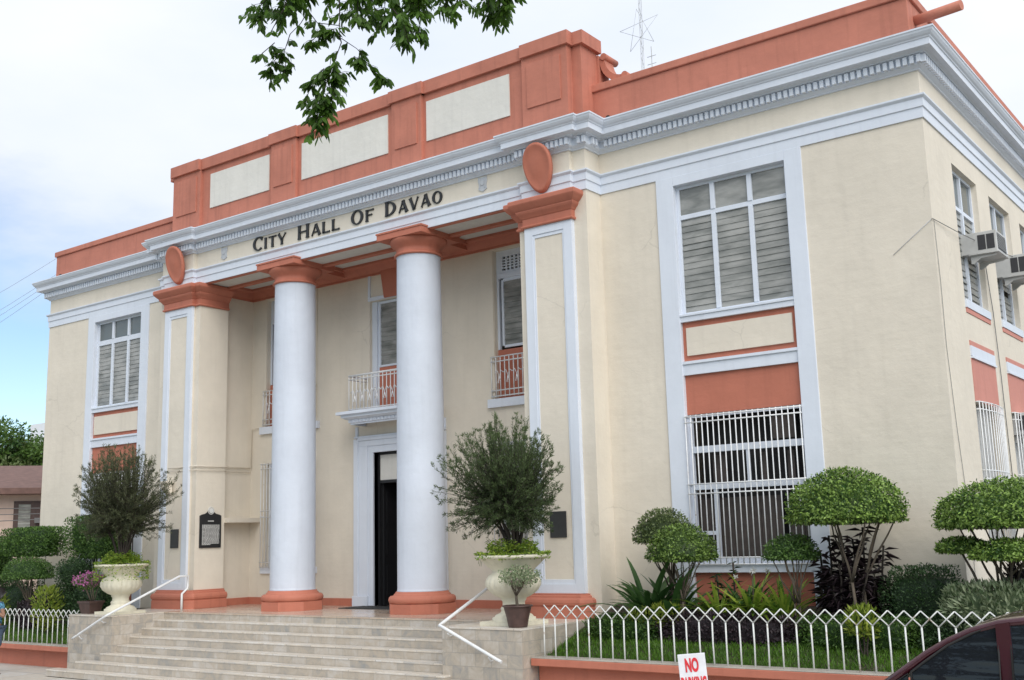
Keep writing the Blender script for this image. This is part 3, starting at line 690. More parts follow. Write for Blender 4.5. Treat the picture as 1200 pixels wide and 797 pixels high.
for s in (-1, 1):
    sg = lambda a, c: sorted((s*a, s*c))
    # white surround: two jambs and a head
    b = MB()
    for (a, c) in ((SX0, BX0), (BX1, SX1)):
        x = sg(a, c); b.box(x[0], x[1], YW-.028, YW+.16, WZ0, 6.984)
    x = sg(BX0, BX1); b.box(x[0], x[1], YW-.028, YW+.16, 6.83, 6.984)
    sur = b.build('window_surround', 'white', hall); bev(sur, .006)
    # spandrels
    for (z0_, z1_) in ((WZ0, .68), (3.10, 3.72), (3.94, 4.57)): MB().box(x[0], x[1], YW+.055, YW+.15, z0_, z1_).build('spandrel', 'terra', hall)
    b = MB(); x2 = sg(BX0+.075, BX1-.07); b.box(x2[0], x2[1], YW+.02, YW+.055, 4.03, 4.475); b.build('spandrel_panel', 'cream', hall)
    b = MB(); b.box(x[0], x[1], YW+.005, YW+.15, 3.722, 3.895); b.box(x[0], x[1], YW-.02, YW+.15, 3.894, 3.938); b.build('band_course', 'white', hall)
    b = MB(); b.box(x[0], x[1], YW-.01, YW+.15, 4.572, 4.662); b.box(x[0], x[1], YW-.03, YW+.15, 4.66, 4.69); b.build('window_sill', 'white', hall)
    MB().box(x[0], x[1], YW-.03, YW+.15, .682, .80).build('window_sill', 'white', hall)
    # upper window: frame, panes, louvres
    b = MB(); F0, F1 = YW+.085, YW+.15; xl, xr = x
    b.box(xl, xl+.05, F0, F1, 4.69, 6.83); b.box(xr-.05, xr, F0, F1, 4.69, 6.83)
    b.box(xl+.05, xr-.05, F0, F1, 6.78, 6.83); b.box(xl+.05, xr-.05, F0, F1, 4.69, 4.735)
    tz = (6.27, 6.345) if s > 0 else (6.24, 6.36)
    b.box(xl+.05, xr-.05, F0+.002, F1, tz[0], tz[1])
    mw = .075; ms = [xl+(xr-xl)*k/3 for k in (1, 2)]
    for mxx in ms:
        b.box(mxx-mw/2, mxx+mw/2, F0-.01, F1, 4.735, tz[0]); b.box(mxx-mw/2, mxx+mw/2, F0-.01, F1, tz[1], 6.78)
    fr = b.build('window', 'white', hall); bev(fr, .004)
    cols = [(xl+.05, ms[0]-mw/2), (ms[0]+mw/2, ms[1]-mw/2), (ms[1]+mw/2, xr-.05)]
    for (a, c) in cols:
        MB().box(a, c, F0+.03, F0+.036, tz[1], 6.78).build('pane', 'glass' if s < 0 else 'louvre', fr)
        b = MB(); louvre(b, 'Y', a+.004, c-.004, 4.735, tz[0], F0+.03, miss=() if s > 0 else ()); b.build('louvre_blades', 'louvre', fr)
    MB().box(xl+.02, xr-.02, F1+.12, F1+.13, 4.69, 6.83).build('curtain', 'curtain', fr)
    # lower window behind its grille
    b = MB()
    b.box(xl, xl+.05, F0, F1, .80, 3.10); b.box(xr-.05, xr, F0, F1, .80, 3.10); b.box(xl+.05, xr-.05, F0, F1, 3.05, 3.10); b.box(xl+.05, xr-.05, F0, F1, .80, .90)
    b.box(xl+.05, xr-.05, F0, F1, 2.50, 2.60); b.box(xl+.05, xr-.05, F0, F1, 1.93, 2.03)
    b.box(xl+.36, xl+.42, F0+.01, F1, .90, 1.93); b.box(xl+(xr-xl)*.5-.02, xl+(xr-xl)*.5+.02, F0+.01, F1, 2.03, 2.50)
    b.box(xl+.05, xl+.36, F0+.012, F1, 1.24, 1.30)
    fr = b.build('window', 'white', hall)
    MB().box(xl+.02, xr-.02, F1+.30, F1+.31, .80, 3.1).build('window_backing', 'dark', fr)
    b = MB(); k = 16
    for i in range(k):
        if i in (12,): continue
        a = xl+.06+(xr-xl-.12)*i/k; b.box(a, a+(xr-xl-.12)/k-.004, F1+.06+.004*(i % 2), F1+.075+.004*(i % 2), .85, 1.80)
    for i in (2, 3, 9, 13): a = xl+.06+(xr-xl-.12)*i/k; b.box(a, a+.11, F1+.12, F1+.13, 2.03, 2.46)
    b.box(xl+(xr-xl)*.70, xl+(xr-xl)*.88, F1+.05, F1+.06, 2.64, 3.0)
    b.build('brown_boards', 'wood', fr)
    b = MB(); bars(b, 'Y', xl+.015, xr-.015, .79, 3.08, .094, YW-.055, .0095, rails=(3.06, 2.965, 2.01, 1.865, .90, .80))
    for zz in (3.06, 2.01, .80):
        for aa in (xl+.015, xr-.015): b.tube([(aa, YW-.055, zz), (aa, YW+.10, zz)], .011, 5)
    b.build('window_grille', 'grille', fr)

# ---- side windows (right flank; the left flank mirrors it)
for s in (1, -1):
    for wi, (a, c) in enumerate(SIDEW):
        X = lambda d: s*(W-d)
        if s < 0 and wi > 3: continue
        b = MB()
        def bx(b, a0, a1, d0, d1, z0, z1, mi=0): b.box(X(d0), X(d1), a0, a1, z0, z1, mi)
        D0, D1 = .085, .145
        bx(b, a, a+.045, D0, D1, 4.56, 6.66); bx(b, c-.045, c, D0, D1, 4.56, 6.66); bx(b, a+.045, c-.045, D0, D1, 6.61, 6.66); bx(b, a+.045, c-.045, D0, D1, 4.56, 4.61)
        bx(b, a+.045, c-.045, D0+.002, D1, 6.03, 6.09); mm = (a+c)/2; bx(b, mm-.03, mm+.03, D0-.01, D1, 4.61, 6.61)
        fr = b.build('window', 'white', hall)
        for (q0, q1) in ((a+.045, mm-.03), (mm+.03, c-.045)):
            b = MB(); bx(b, q0, q1, D0+.03, D0+.036, 6.09, 6.61); b.build('pane', 'glass', fr)
            b = MB(); louvre(b, 'X', q0+.004, q1-.004, 4.61, 6.03, X(D0+.03), sgn=s, miss=(5,) if wi == 1 and q0 > mm-.1 else ()); b.build('louvre_blades', 'louvre', fr)
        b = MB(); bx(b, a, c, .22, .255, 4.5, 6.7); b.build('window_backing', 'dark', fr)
        b = MB(); bx(b, a-.02, c+.02, -.025, .085, 4.44, 4.562); b.build('sill', 'white', fr)
        b = MB(); bx(b, a, c, -.012, .02, 4.365, 4.438); b.build('sill_stripe', 'pink', fr)
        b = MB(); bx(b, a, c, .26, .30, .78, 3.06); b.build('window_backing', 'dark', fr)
        b = MB(); bx(b, a, c, -.012, .02, 3.87, 3.945); b.build('lintel_stripe', 'pink', fr)
        b = MB(); bx(b, a, c, -.02, .02, 3.72, 3.868); bx(b, a, c, -.035, .02, 3.68, 3.712); b.build('lintel_band', 'white', fr)
        b = MB(); bx(b, a, c, -.008, .02, 3.05, 3.678); b.build('lintel_panel', 'pink', fr)
        # lower window: corrugated sheet behind bulging bars
        b = MB(); k = 18
        for i in range(k):
            q = a+.16+(c-a-.18)*i/k; bx(b, q, q+(c-a-.18)/k*.9, .12+.006*(i % 2), .14, .82, 3.04)
        b.build('shutter_sheet', 'acbody', fr)
        b = MB()
        if wi < 6:
            kk = 11
            for i in range(kk+1):
                q = a+.01+(c-a-.02)*i/kk; bul = .05+.05*math.sin(PI*i/kk); b.tube([(X(-bul), q, .85), (X(-bul), q, 3.05)], .009, 4)
            for zz in (3.04, 2.93, 2.05, 1.93, .98, .87):
                b.tube([(X(.02), a+.01, zz)]+[(X(-(.05+.05*math.sin(PI*i/kk))), a+.01+(c-a-.02)*i/kk, zz) for i in range(kk+1)]+[(X(.02), c-.01, zz)], .011, 4)
            b.build('window_grille', 'grille', fr)

# ---- porch windows, door and balcony
for (a, c) in PW:
    b = MB(); Y0 = YB+.10
    b.box(a, c, Y0, Y0+.06, 6.76, 6.82); b.box(a, a+.05, Y0, Y0+.06, 4.87, 6.76); b.box(c-.05, c, Y0, Y0+.06, 4.87, 6.76)
    b.box(a+.05, c-.05, Y0-.02, Y0+.06, 6.27, 6.36); b.box(a+.05, c-.05, Y0, Y0+.05, 6.36, 6.42); b.box(a+.05, c-.05, Y0, Y0+.05, 6.70, 6.76)
    # pierced transom
    xs = [a+.05, a+.14, a+(c-a)/2-.06, a+(c-a)/2+.06, c-.14, c-.05]
    for i in (0, 2, 4): b.box(xs[i], xs[i+1], Y0+.001, Y0+.05, 6.42, 6.70)
    for (q0, q1) in ((xs[1], xs[2]), (xs[3], xs[4])):
        k = 6
        for i in range(1, k): q = q0+(q1-q0)*i/k; b.box(q-.017, q+.017, Y0+.005, Y0+.045, 6.42, 6.70)
        for j in range(1, 5): z = 6.42+.28*j/5; b.box(q0, q1, Y0+.006, Y0+.044, z-.011, z+.011)
    b.box(a+.10, a+.15, Y0+.01, Y0+.05, 4.94, 6.24); b.box(c-.15, c-.10, Y0+.01, Y0+.05, 4.94, 6.24); b.box(a+.15, c-.15, Y0+.01, Y0+.05, 4.90, 4.95); b.box(a+.15, c-.15, Y0+.01, Y0+.05, 6.21, 6.27)
    b.box((a+c)/2-.03, (a+c)/2+.03, Y0+.005, Y0+.05, 4.95, 6.21)
    fr = b.build('window', 'white', hall)
    b = MB()
    for (q0, q1) in ((a+.15, (a+c)/2-.03), ((a+c)/2+.03, c-.15)): louvre(b, 'Y', q0, q1, 4.95, 6.21, Y0+.035)
    b.build('louvre_blades', 'louvre', fr)
    MB().box(a, c, Y0+.16, Y0+.17, 3.9, 6.8).build('window_backing', 'inside', fr)
    MB().box(a, c, Y0+.0, Y0+.05, 3.90, 4.86).build('apron_panel', 'terra', fr)
    MB().box(a-.16, c+.16, YB-.07, YB+.18, 3.74, 3.90).build('sill', 'white', fr)
    b = MB(); bars(b, 'Y', a-.06, c+.06, 3.93, 4.70, .105, YB-.05, .011, rails=(3.95, 4.06, 4.62, 4.71))
    for i in range(int((c-a)/.21)):
        q = a+.02+.21*i
        b.tube([(q, YB-.05, 4.40), (q+.05, YB-.05, 4.44), (q+.10, YB-.05, 4.34), (q+.15, YB-.05, 4.44), (q+.20, YB-.05, 4.40)], .011, 4)
        b.tube([(q+.10, YB-.05, 4.34), (q+.07, YB-.05, 4.20), (q+.13, YB-.05, 4.20), (q+.10, YB-.05, 4.34)], .010, 4)
    b.build('balustrade', 'grille', fr)
    # architrave line
    b = MB(); b.box(a-.07, a-.01, YB-.02, YB+.01, 3.90, 6.90); b.box(c+.01, c+.07, YB-.02, YB+.01, 3.90, 6.90); b.box(a-.01, c+.01, YB-.02, YB+.01, 6.83, 6.90); b.build('window_surround', 'cream', hall)
    # lower window
    b = MB(); b.box(a, a+.05, Y0, Y0+.06, .80, 3.08); b.box(c-.05, c, Y0, Y0+.06, .80, 3.08); b.box(a+.05, c-.05, Y0, Y0+.06, 3.02, 3.08); b.box(a+.05, c-.05, Y0, Y0+.06, .80, .88); b.box(a+.05, c-.05, Y0, Y0+.06, 1.95, 2.02)
    fr = b.build('window', 'white', hall)
    MB().box(a, c, Y0+.12, Y0+.13, .8, 3.08).build('window_backing', 'louvre', fr)
    b = MB(); bars(b, 'Y', a-.04, c+.04, .78, 3.08, .098, YB-.10, .0095, rails=(3.05, 2.95, 2.02, 1.88, .90, .80))
    for aa in (a-.04, c+.04):
        for zz in (3.05, 1.9, .8): b.tube([(aa, YB-.10, zz), (aa, YB+.02, zz)], .01, 4)
    b.build('window_grille', 'grille', fr)
    MB().box(a-.1, c+.1, YB-.05, YB+.1, .66, .795).build('sill', 'white', fr)
# door
b = MB()
for s in (-1, 1):
    b.box(s*.72, s*.86, YB-.04, YB+.20, 0, 3.24); b.box(s*.86, s*1.12, YB-.06, YB+.02, .20, 3.24); b.box(s*1.12, s*1.24, YB-.085, YB+.02, .20, 3.40); b.box(s*.84, s*1.27, YB-.10, YB+.02, 0, .20)
b.box(-.72, .72, YB-.04, YB+.20, 3.10, 3.24); b.box(-1.12, 1.12, YB-.06, YB+.02, 3.24, 3.36); b.box(-1.12, 1.12, YB-.085, YB+.02, 3.36, 3.42)
b.box(-1.24, 1.24, YB-.07, YB+.02, 3.42, 3.46)
for s in (-1, 1): b.box(s*1.17, s*1.24, YB-.03, YB+.01, 3.46, 3.66)
dr = b.build('door', 'white', hall); bev(dr, .006)
b = MB()
for s in (-1, 1): b.box(s*.66, s*.72, YB+.10, YB+.18, 0, 3.10)
b.box(-.66, .66, YB+.10, YB+.18, 3.05, 3.10); b.box(-.66, .66, YB+.10, YB+.18, 2.47, 2.53)
b.build('door_frame', 'black', dr)
MB().box(-.66, .66, YB+.12, YB+.15, 2.53, 3.05).build('transom_panel', 'attic', dr)
b = MB()
for k in range(3):  # ring of an oval seal on the transom
    pass
b.tube([(.10*math.cos(a)*1.1, YB+.112, 2.79+.17*math.sin(a)) for a in [i*2*PI/24 for i in range(25)]], .010, 5); b.build('transom_seal', 'black', dr)
for s in (-1, 1):    # inward-opened leaves
    b = MB(); b.box(s*.62, s*.66, YB+.18, YB+.82, .01, 2.47)
    for z0, z1 in ((.2, .8), (1.0, 1.5), (1.65, 2.3)): b.box(s*.61, s*.62, YB+.26, YB+.74, z0, z1)
    b.build('door_leaf', 'black', dr)
b = MB()
b.add([(-2.4, 6, 0), (2.4, 6, 0), (2.4, 6, 3.3), (-2.4, 6, 3.3)], [(0, 1, 2, 3)]); b.add([(-2.4, YB+.23, 0), (-2.4, 6, 0), (-2.4, 6, 3.3), (-2.4, YB+.23, 3.3)], [(0, 1, 2, 3)])
b.add([(2.4, YB+.23, 0), (2.4, 6, 0), (2.4, 6, 3.3), (2.4, YB+.23, 3.3)], [(0, 1, 2, 3)]); b.add([(-2.4, YB+.23, 3.3), (2.4, YB+.23, 3.3), (2.4, 6, 3.3), (-2.4, 6, 3.3)], [(0, 1, 2, 3)])
b.add([(-2.4, YB+.1, .0), (2.4, YB+.1, .0), (2.4, 6, .0), (-2.4, 6, .0)], [(0, 1, 2, 3)])
b.box(-1.4, -.9, 3.2, 3.7, 1.0, 2.1); b.box(-.5, .3, 4.6, 4.9, .0, 1.1)
b.build('entrance_hall', 'inside', hall)
# balcony over the door
b = MB()
b.box(-1.08, 1.08, 1.14, YB+.05, 3.80, 3.86); b.box(-1.16, 1.16, 1.07, YB+.05, 3.86, 3.92)
b.sweep([(-.92, YB), (-.92, 1.30), (.92, 1.30), (.92, YB)], [(0, 3.66), (.02, 3.66), (.02, 3.69), (.05, 3.70), (.05, 3.76), (.10, 3.77), (.14, 3.80), (.14, 3.81)][:8])
for i in range(19):
    x = -.90+i*.1; b.box(x-.025, x+.025, 1.235, 1.27, 3.70, 3.755)
bal = b.build('balcony', 'white', hall)
b = MB(); r0 = 1.20; xw = .90
for i in range(18):
    x = -xw+2*xw*i/17; b.tube([(x, r0, 3.92), (x, r0, 4.64)], .010, 5)
for zz, rr in ((3.96, .012), (4.58, .012), (4.655, .022)):
    b.tube([(-xw, YB, zz), (-xw, r0, zz), (xw, r0, zz), (xw, YB, zz)], rr, 6)
for s in (-1, 1):
    for y in (1.31, 1.42, 1.53, 1.64): b.tube([(s*xw, y, 3.92), (s*xw, y, 4.64)], .010, 5)
for i in range(8):
    q = -.84+.21*i
    b.tube([(q, r0, 4.30), (q+.05, r0, 4.36), (q+.105, r0, 4.24), (q+.16, r0, 4.36), (q+.21, r0, 4.30)], .011, 5)
    b.tube([(q+.105, r0, 4.24), (q+.07, r0, 4.12), (q+.14, r0, 4.12), (q+.105, r0, 4.24)], .010, 5)
b.build('balcony_railing', 'grille', bal)
# balcony window
b = MB(); Y0 = YB+.10
for s in (-1, 1):
    b.box(s*.70, s*.84, Y0-.02, Y0+.08, 3.92, 6.31); b.box(s*.62, s*.66, Y0, Y0+.05, 4.93, 6.25)
    b.box(s*.66, s*.70, Y0+.02, Y0+.05, 3.92, 6.31)
b.box(-.66, .66, Y0, Y0+.05, 6.25, 6.30); b.box(-.66, .66, Y0, Y0+.05, 4.89, 4.93)
fr = b.build('window', 'white', hall)
b = MB(); louvre(b, 'Y', -.62, .62, 4.94, 6.25, Y0+.03, pitch=.10); b.build('louvre_blades', 'louvre', fr)
MB().box(-.66, .66, Y0+.01, Y0+.05, 3.92, 4.885).build('apron_panel', 'terra', fr)
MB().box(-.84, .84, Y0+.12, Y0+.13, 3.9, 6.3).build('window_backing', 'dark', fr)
b = MB(); b.box(-.86, .86, YB-.03, YB+.02, 6.315, 6.39)
for s in (-1, 1): b.box(s*.80, s*.86, YB-.03, YB+.02, 6.39, 6.90)
b.build('window_surround', 'white', hall)
b = MB().prism([(-.36, 6.32), (.36, 6.32), (.47, 6.97), (-.47, 6.97)], YB-.07, YB+.01, 'Y'); b.build('keystone', 'terra', hall)
# porch ledges, conduit, wall bracket
b = MB().box(-PS, -4.22, PD, YB, 1.78, 1.88); b.build('ledge', 'cream', hall)
b = MB().tube([(-5.2, -.03, 2.97), (-4.36, .06, 2.98), (-4.33, .10, 2.98), (-4.34, .84, 2.98), (-4.53, .88, 2.99), (-4.55, 1.70, 3.0)], .012, 6)
b.tube([(-5.2, -.03, 2.90), (-4.36, .06, 2.90), (-4.33, .10, 2.90), (-4.34, .84, 2.90), (-4.53, .88, 2.90), (-4.55, 1.72, 2.9)], .008, 5)
b.tube([(-4.52, 1.71, 3.0), (-4.52, 1.71, 3.88), (-4.0, 1.71, 3.94)], .012, 6)
b.build('conduit', 'cream', hall)
for (x, y, z) in ((-5.16, 0, 2.52),):
    b = MB().box(x-.13, x+.13, y-.20, y+.01, z+.12, z+.17)
    b.prism([(y, z-.13), (y, z+.12), (y-.18, z+.12), (y-.16, z+.02), (y-.05, z-.08)], x-.09, x+.09, 'X'); b.build('wall_corbel', 'cream', hall)

# ================================================================== TERRACE AND STEPS
b = MB().box(-4.2, 4.2, -.735, 2.1, -1.1, -.03); b.box(-4.37, 4.37, .2, 2.1, -1.1, -.031)
ter = tag(b.build('terrace', 'stone'), kind='structure')
b = MB().box(-4.2, 4.2, -.745, YB+.2, -.028, 0); b.box(-4.58, -4.2, .80, YB+.1, -.0281, -.0005); b.box(4.2, 4.58, .80, YB+.1, -.0281, -.0005)
tag(b.build('terrace_floor', 'floor'), kind='structure')
stp = empty('entrance_steps', (0, -1.9, GZ), 'broad flight of marble-clad steps climbing to the columned entrance', 'steps')
for i in range(1, 8):
    y0 = -.72-.27*i; zt = -.14*i; hw = 4.2 if i < 5 else {5: 4.35, 6: 4.75, 7: 5.30}[i]
    yb_ = -.72 if i < 5 else (-1.95 if i > 5 else -.72)
    hw2 = hw
    b = MB()
    if i < 5: b.box(-4.2, 4.2, y0, -.725-.27*(i-1)+.0, GZ+.002*i, zt-.03)
    else:
        yprev = -.725-.27*(i-1); b.box(-hw, hw, y0, yprev if i > 5 else yprev, GZ+.002*i, zt-.03)
    b2 = b
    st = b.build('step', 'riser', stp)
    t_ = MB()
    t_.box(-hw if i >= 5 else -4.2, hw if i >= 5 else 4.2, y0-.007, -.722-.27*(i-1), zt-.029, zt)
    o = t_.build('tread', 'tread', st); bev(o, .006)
# cheek blocks
for s, nm in ((-1, 'left'), (1, 'right')):
    e = empty('stair_cheek_block', (s*4.95, -1.0, GZ), 'marble-clad block %s' % ('left of the steps carrying an urn and a pink bougainvillea pot' if s < 0 else 'right of the steps carrying an urn and a small bonsai pot'), 'stone block', 'cheek blocks of the steps')
    x = sorted((s*4.2, s*5.68))
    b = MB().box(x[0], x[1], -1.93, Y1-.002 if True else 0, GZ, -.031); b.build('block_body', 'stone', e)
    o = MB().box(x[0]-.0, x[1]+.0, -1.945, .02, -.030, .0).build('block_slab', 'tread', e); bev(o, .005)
# extra side returns of the lowest steps in front of the blocks

# handrails
for s, lb in ((-1, 'white pipe handrail in front of the left cheek block, bending up to the left pillar'), (1, 'white pipe handrail on the right of the steps, bent beside the right urn')):
    b = MB()
    xi_ = 4.18 if s < 0 else 4.25
    p0, p1_, p2, p3, p4 = (s*5.38, -2.03, -.46), (s*xi_, -2.05, .02), (s*xi_, -.42, .685), (s*xi_, -.20, .685), (s*xi_, -.20, .44)
    b.tube([p0, (s*5.30, -2.03, -.43), (s*(xi_+.08), -2.05, -.01), p1_, (s*xi_, -1.98, .05), p2, p3, p4, (s*(xi_-.0), -.34, .33), (s*xi_, -.34, .0)], .024, 10)
    b.tube([(s*5.15, -2.03, -.40), (s*5.15, -1.98, -.46), (s*5.15, -1.93, -.46)], .011, 6); b.tube([(s*4.40, -2.04, -.09), (s*4.40, -1.99, -.13), (s*4.40, -1.93, -.13)], .011, 6)
    tag(b.build('handrail', 'grille'), lb, 'handrail', 'handrails of the steps')
tag(MB().box(-.95, .95, .95, 1.70, .001, .013).build('door_mat', 'mat'), 'black mat on the porch floor before the door', 'doormat')

# ================================================================== GARDEN BEDS, WALLS, FENCES
def fence(x0, x1, y, z0, z1, label, pitch=.19):
    e = empty('garden_fence', ((x0+x1)/2, y, z0), label, 'fence', 'white diamond-topped garden fences')
    zj = z0+(z1-z0)*.75; k = int(round((x1-x0)/pitch)); p = (x1-x0)/k
    for i in range(k+1):
        x = x0+p*i; MB().tube([(x+random.uniform(-.004, .004), y+random.uniform(-.004, .004), z0-.02), (x+random.uniform(-.004, .004), y, (z0+zj)/2), (x, y, zj)], .0108, 6).build('fence_bar', 'fence', e) if k <= 99 else None
    b = MB()
    for i in range(k):
        x = x0+p*i; b.tube([(x, y-.004, zj), (x+p, y-.004, z1)], .0085, 5); b.tube([(x+p, y+.006, zj), (x, y+.006, z1)], .0085, 5)
    b.build('diamond_crest', 'fence', e)
    return e
fence(5.85, 18.6, -1.62, -.41, .31, 'white iron fence with diamond crest before the right-hand garden, behind the car')
fence(-17.0, -5.83, -1.62, -.66, .055, 'white iron fence with diamond crest before the left-hand garden')
for (x0, x1, zc, lb) in ((5.70, 19.4, -.41, 'low terracotta garden wall with concrete coping right of the steps'), (-17.5, -5.70, -.66, 'low terracotta garden wall with concrete coping left of the steps')):
    e = empty('garden_wall', ((x0+x1)/2, -1.6, GZ), lb, 'low wall', 'low terracotta garden walls')
    MB().box(x0, x1, -1.56, -1.45, GZ, zc-.115).build('wall_face', 'terra', e)
    o = MB().box(x0-.0, x1, -1.76, -1.44, zc-.114, zc-.012).build('coping_edge', 'terra', e); bev(o, .01)
    o = MB().box(x0, x1, -1.755, -1.445, zc-.0119, zc+.0).build('coping_top', 'coping', e); bev(o, .008)
SLOPE = .34
def gz(x, y): return (-.455 if x > 0 else -.70)+np.clip(y+1.40, 0, 2)*SLOPE
for (x0, x1) in ((5.69, 24), (-24, -5.69)):
    z0_ = -.455 if x0 > 0 else -.70
    tag(MB().prism([(-1.455, GZ), (YW, GZ), (YW, z0_+SLOPE*1.94), (-1.40, z0_), (-1.455, z0_)], x0, x1, 'X').build('garden_soil', 'soil'), kind='structure')
tag(MB().box(11.17, 24, YW+.001, 30, GZ, -.462).build('side_garden_soil', 'soil'), kind='structure')
# lawn blades
def lawn(x0, x1, y0, y1, z, n):
    p = np.stack([rng.uniform(x0, x1, n), rng.uniform(y0, y1, n), np.full(n, z)], 1)
    p[:, 2] = z+np.clip(p[:, 1]+1.40, 0, 2)*SLOPE
    keep = (lump(p, 2.1, 4) > -.62+.0*p[:, 0]) | (rng.random(n) < .35); p = p[keep]; n = len(p)
    ax = rdir(n)*.55; ax[:, 2] = .9
    return p, ax
P_, A_ = lawn(5.72, 17.5, -1.43, -.45, -.460, 34000); P2_, A2_ = lawn(-15, -5.72, -1.43, -.45, -.704, 18000)
P_ = np.concatenate([P_, P2_]); A_ = np.concatenate([A_, A2_]); n = len(P_)
g = leafmesh('lawn_grass', P_, A_, rdir(n), .05+.05*rng.random(n), .010, 'grass', None, np.clip(.45+.3*lump(P_, 3, 1)+rng.normal(size=n)*.2, 0, 1), .1); tag(g, 'short lawn grass behind the garden fences', 'grass', kind='stuff')

# ================================================================== PLANTS
def topiary(x, y, zg, c, rad, mat, label, ntr=4, n=6000, leaf=.042, bark='bark', spread=.06, extra=None, rtr=.022):
    e = empty('topiary_tree', (x, y, zg), label, 'topiary tree')
    L_ = []
    for i in range(ntr):
        a = 2*PI*i/ntr+random.random(); bx_, by_ = x+spread*math.cos(a), y+spread*math.sin(a)
        mid = (bx_+random.uniform(-.05, .05), by_+random.uniform(-.04, .04), zg+(c[2]-zg)*.55)
        pts = wob((bx_, by_, zg-.03), mid, 4, .015)
        L_.append((pts, [rtr*(1-.1*k) for k in range(5)]))
        for j in range(3):
            aa = random.uniform(0, 2*PI); rr = random.uniform(.25, .8)
            tgt = (c[0]+rad[0]*rr*math.cos(aa), c[1]+rad[1]*rr*math.sin(aa), c[2]-rad[2]*.10)
            L_.append((wob(mid, tgt, 4, .02), [rtr*.6*(1-.13*k) for k in range(5)]))
    stems(L_, bark, e)
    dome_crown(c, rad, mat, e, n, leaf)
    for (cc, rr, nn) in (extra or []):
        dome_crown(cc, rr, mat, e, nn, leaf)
        stems([(wob((x, y, zg+.3), (cc[0], cc[1], cc[2]-.05), 5, .02), [rtr*.9*(1-.1*k) for k in range(6)])], bark, e, 'branch')
    return e
ZR = -.46
topiary(7.17, -.15, ZR, (7.10, -.25, 1.21), (.45, .43, .44), 'lf_olive', 'taller olive-green domed topiary nearest the right pillar', 4, 5200, .040, spread=.05)
topiary(7.52, -.55, ZR, (7.55, -.55, .95), (.50, .47, .45), 'lf_top', 'olive-green domed topiary over strap leaves, left of the grilled window', 4, 6500, .042, spread=.06)
topiary(9.20, -.45, ZR, (9.17, -.45, .93), (.37, .35, .29), 'lf_hedge', 'small flat-domed topiary before the grilled window', 3, 3800, .040, spread=.04)
topiary(10.0, -.40, ZR, (9.95, -.40, 1.44), (.77, .69, .62), 'lf_bright', 'large bright green umbrella topiary right of the grilled window', 3, 16000, .045, spread=.11, rtr=.030, bark='bark')
topiary(11.85, -.40, ZR, (11.95, -.40, 1.31), (.84, .75, .50), 'lf_bright', 'two-tiered round topiary at the building corner behind the car', 4, 17000, .045, spread=.11, rtr=.030,
        extra=[((11.42, -.55, .98), (.30, .28, .15), 2300), ((12.05, -.85, .90), (.46, .36, .20), 4200)], bark='bark')
def cloud(name, c, half, mat, label, n, leaf, cat='shrub', group=None, boxy=4, lumpy=.12, w=.5, zg=ZR, up_=.3, stem=True, grow=.15, inner=True, bark='darkbark'):
    """shrub: leaves in the outer layer of a rounded box"""
    SEED[0] += 2.1
    e = empty(name, (c[0], c[1], zg), label, cat, group)
    d = rdir(n); k = (np.abs(d)**boxy).sum(1)**(-1/boxy)
    p = d*k[:, None]*(1-.28*rng.random(n)**1.5)[:, None]*(1+lumpy*lump(d, 2.6, SEED[0]))[:, None]
    P = p*np.array(half)+np.array(c)
    ax = d*.7+rdir(n)*.8; ax[:, 2] += up_; nr = d+rdir(n)*.6; nr[:, 2] += .3
    tint = np.clip(.45+.25*lump(P, 5, SEED[0])+rng.normal(size=n)*.34, 0, 1)
    o = leafmesh('crown', P, ax, nr, leaf*(.7+.6*rng.random(n)), leaf*w*(.8+.4*rng.random(n)), mat, e, tint)
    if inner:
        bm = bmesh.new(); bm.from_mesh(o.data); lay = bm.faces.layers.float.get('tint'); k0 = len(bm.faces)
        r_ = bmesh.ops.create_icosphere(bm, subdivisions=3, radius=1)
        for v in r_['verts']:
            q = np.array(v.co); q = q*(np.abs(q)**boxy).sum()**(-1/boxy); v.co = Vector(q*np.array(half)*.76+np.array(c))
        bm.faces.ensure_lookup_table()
        for f in bm.faces[k0:]: f[lay] = .1  # core tinted near the dark end to paint shade between the leaves
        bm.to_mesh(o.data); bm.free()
    if stem:
        L_ = []
        for i in range(4):
            L_.append((wob((c[0]+random.uniform(-.5, .5)*half[0], c[1]+random.uniform(-.5, .5)*half[1], zg-.02), (c[0]+random.uniform(-.6, .6)*half[0], c[1], c[2]), 4, .02), [.015, .013, .011, .009, .007]))
        stems(L_, bark, e, 'stem')
    return e
# low clipped hedges along the back of the beds
for (x0, x1, zt, mat, lb, y) in ((6.0, 7.2, .10, 'lf_hedge', 'low clipped green hedge at the foot of the strap-leaved plants', -.30),
                                 (7.2, 9.3, .16, 'lf_purple', 'low dark purple hedge under the grilled window', -.30),
                                 (9.3, 10.9, .16, 'lf_hedge', 'low clipped green hedge under the umbrella topiary', -.35),
                                 (10.9, 13.2, .22, 'lf_dark', 'low dark green hedge beside the parked car roof', -.40)):
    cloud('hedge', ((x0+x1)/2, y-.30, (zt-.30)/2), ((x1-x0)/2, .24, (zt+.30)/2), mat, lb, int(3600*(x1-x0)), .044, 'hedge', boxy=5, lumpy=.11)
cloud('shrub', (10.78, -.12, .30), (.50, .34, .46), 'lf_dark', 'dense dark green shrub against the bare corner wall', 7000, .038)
cloud('shrub', (11.85, -.70, .30), (.62, .30, .27), 'lf_var', 'pale variegated shrub below the two-tiered topiary', 3600, .085, w=.32, up_=.7)
cloud('shrub', (7.30, -.62, .12), (.20, .12, .12), 'lf_yel', 'small yellow-green croton showing through the fence before the twin domes', 420, .10, w=.3, up_=.9, inner=False)
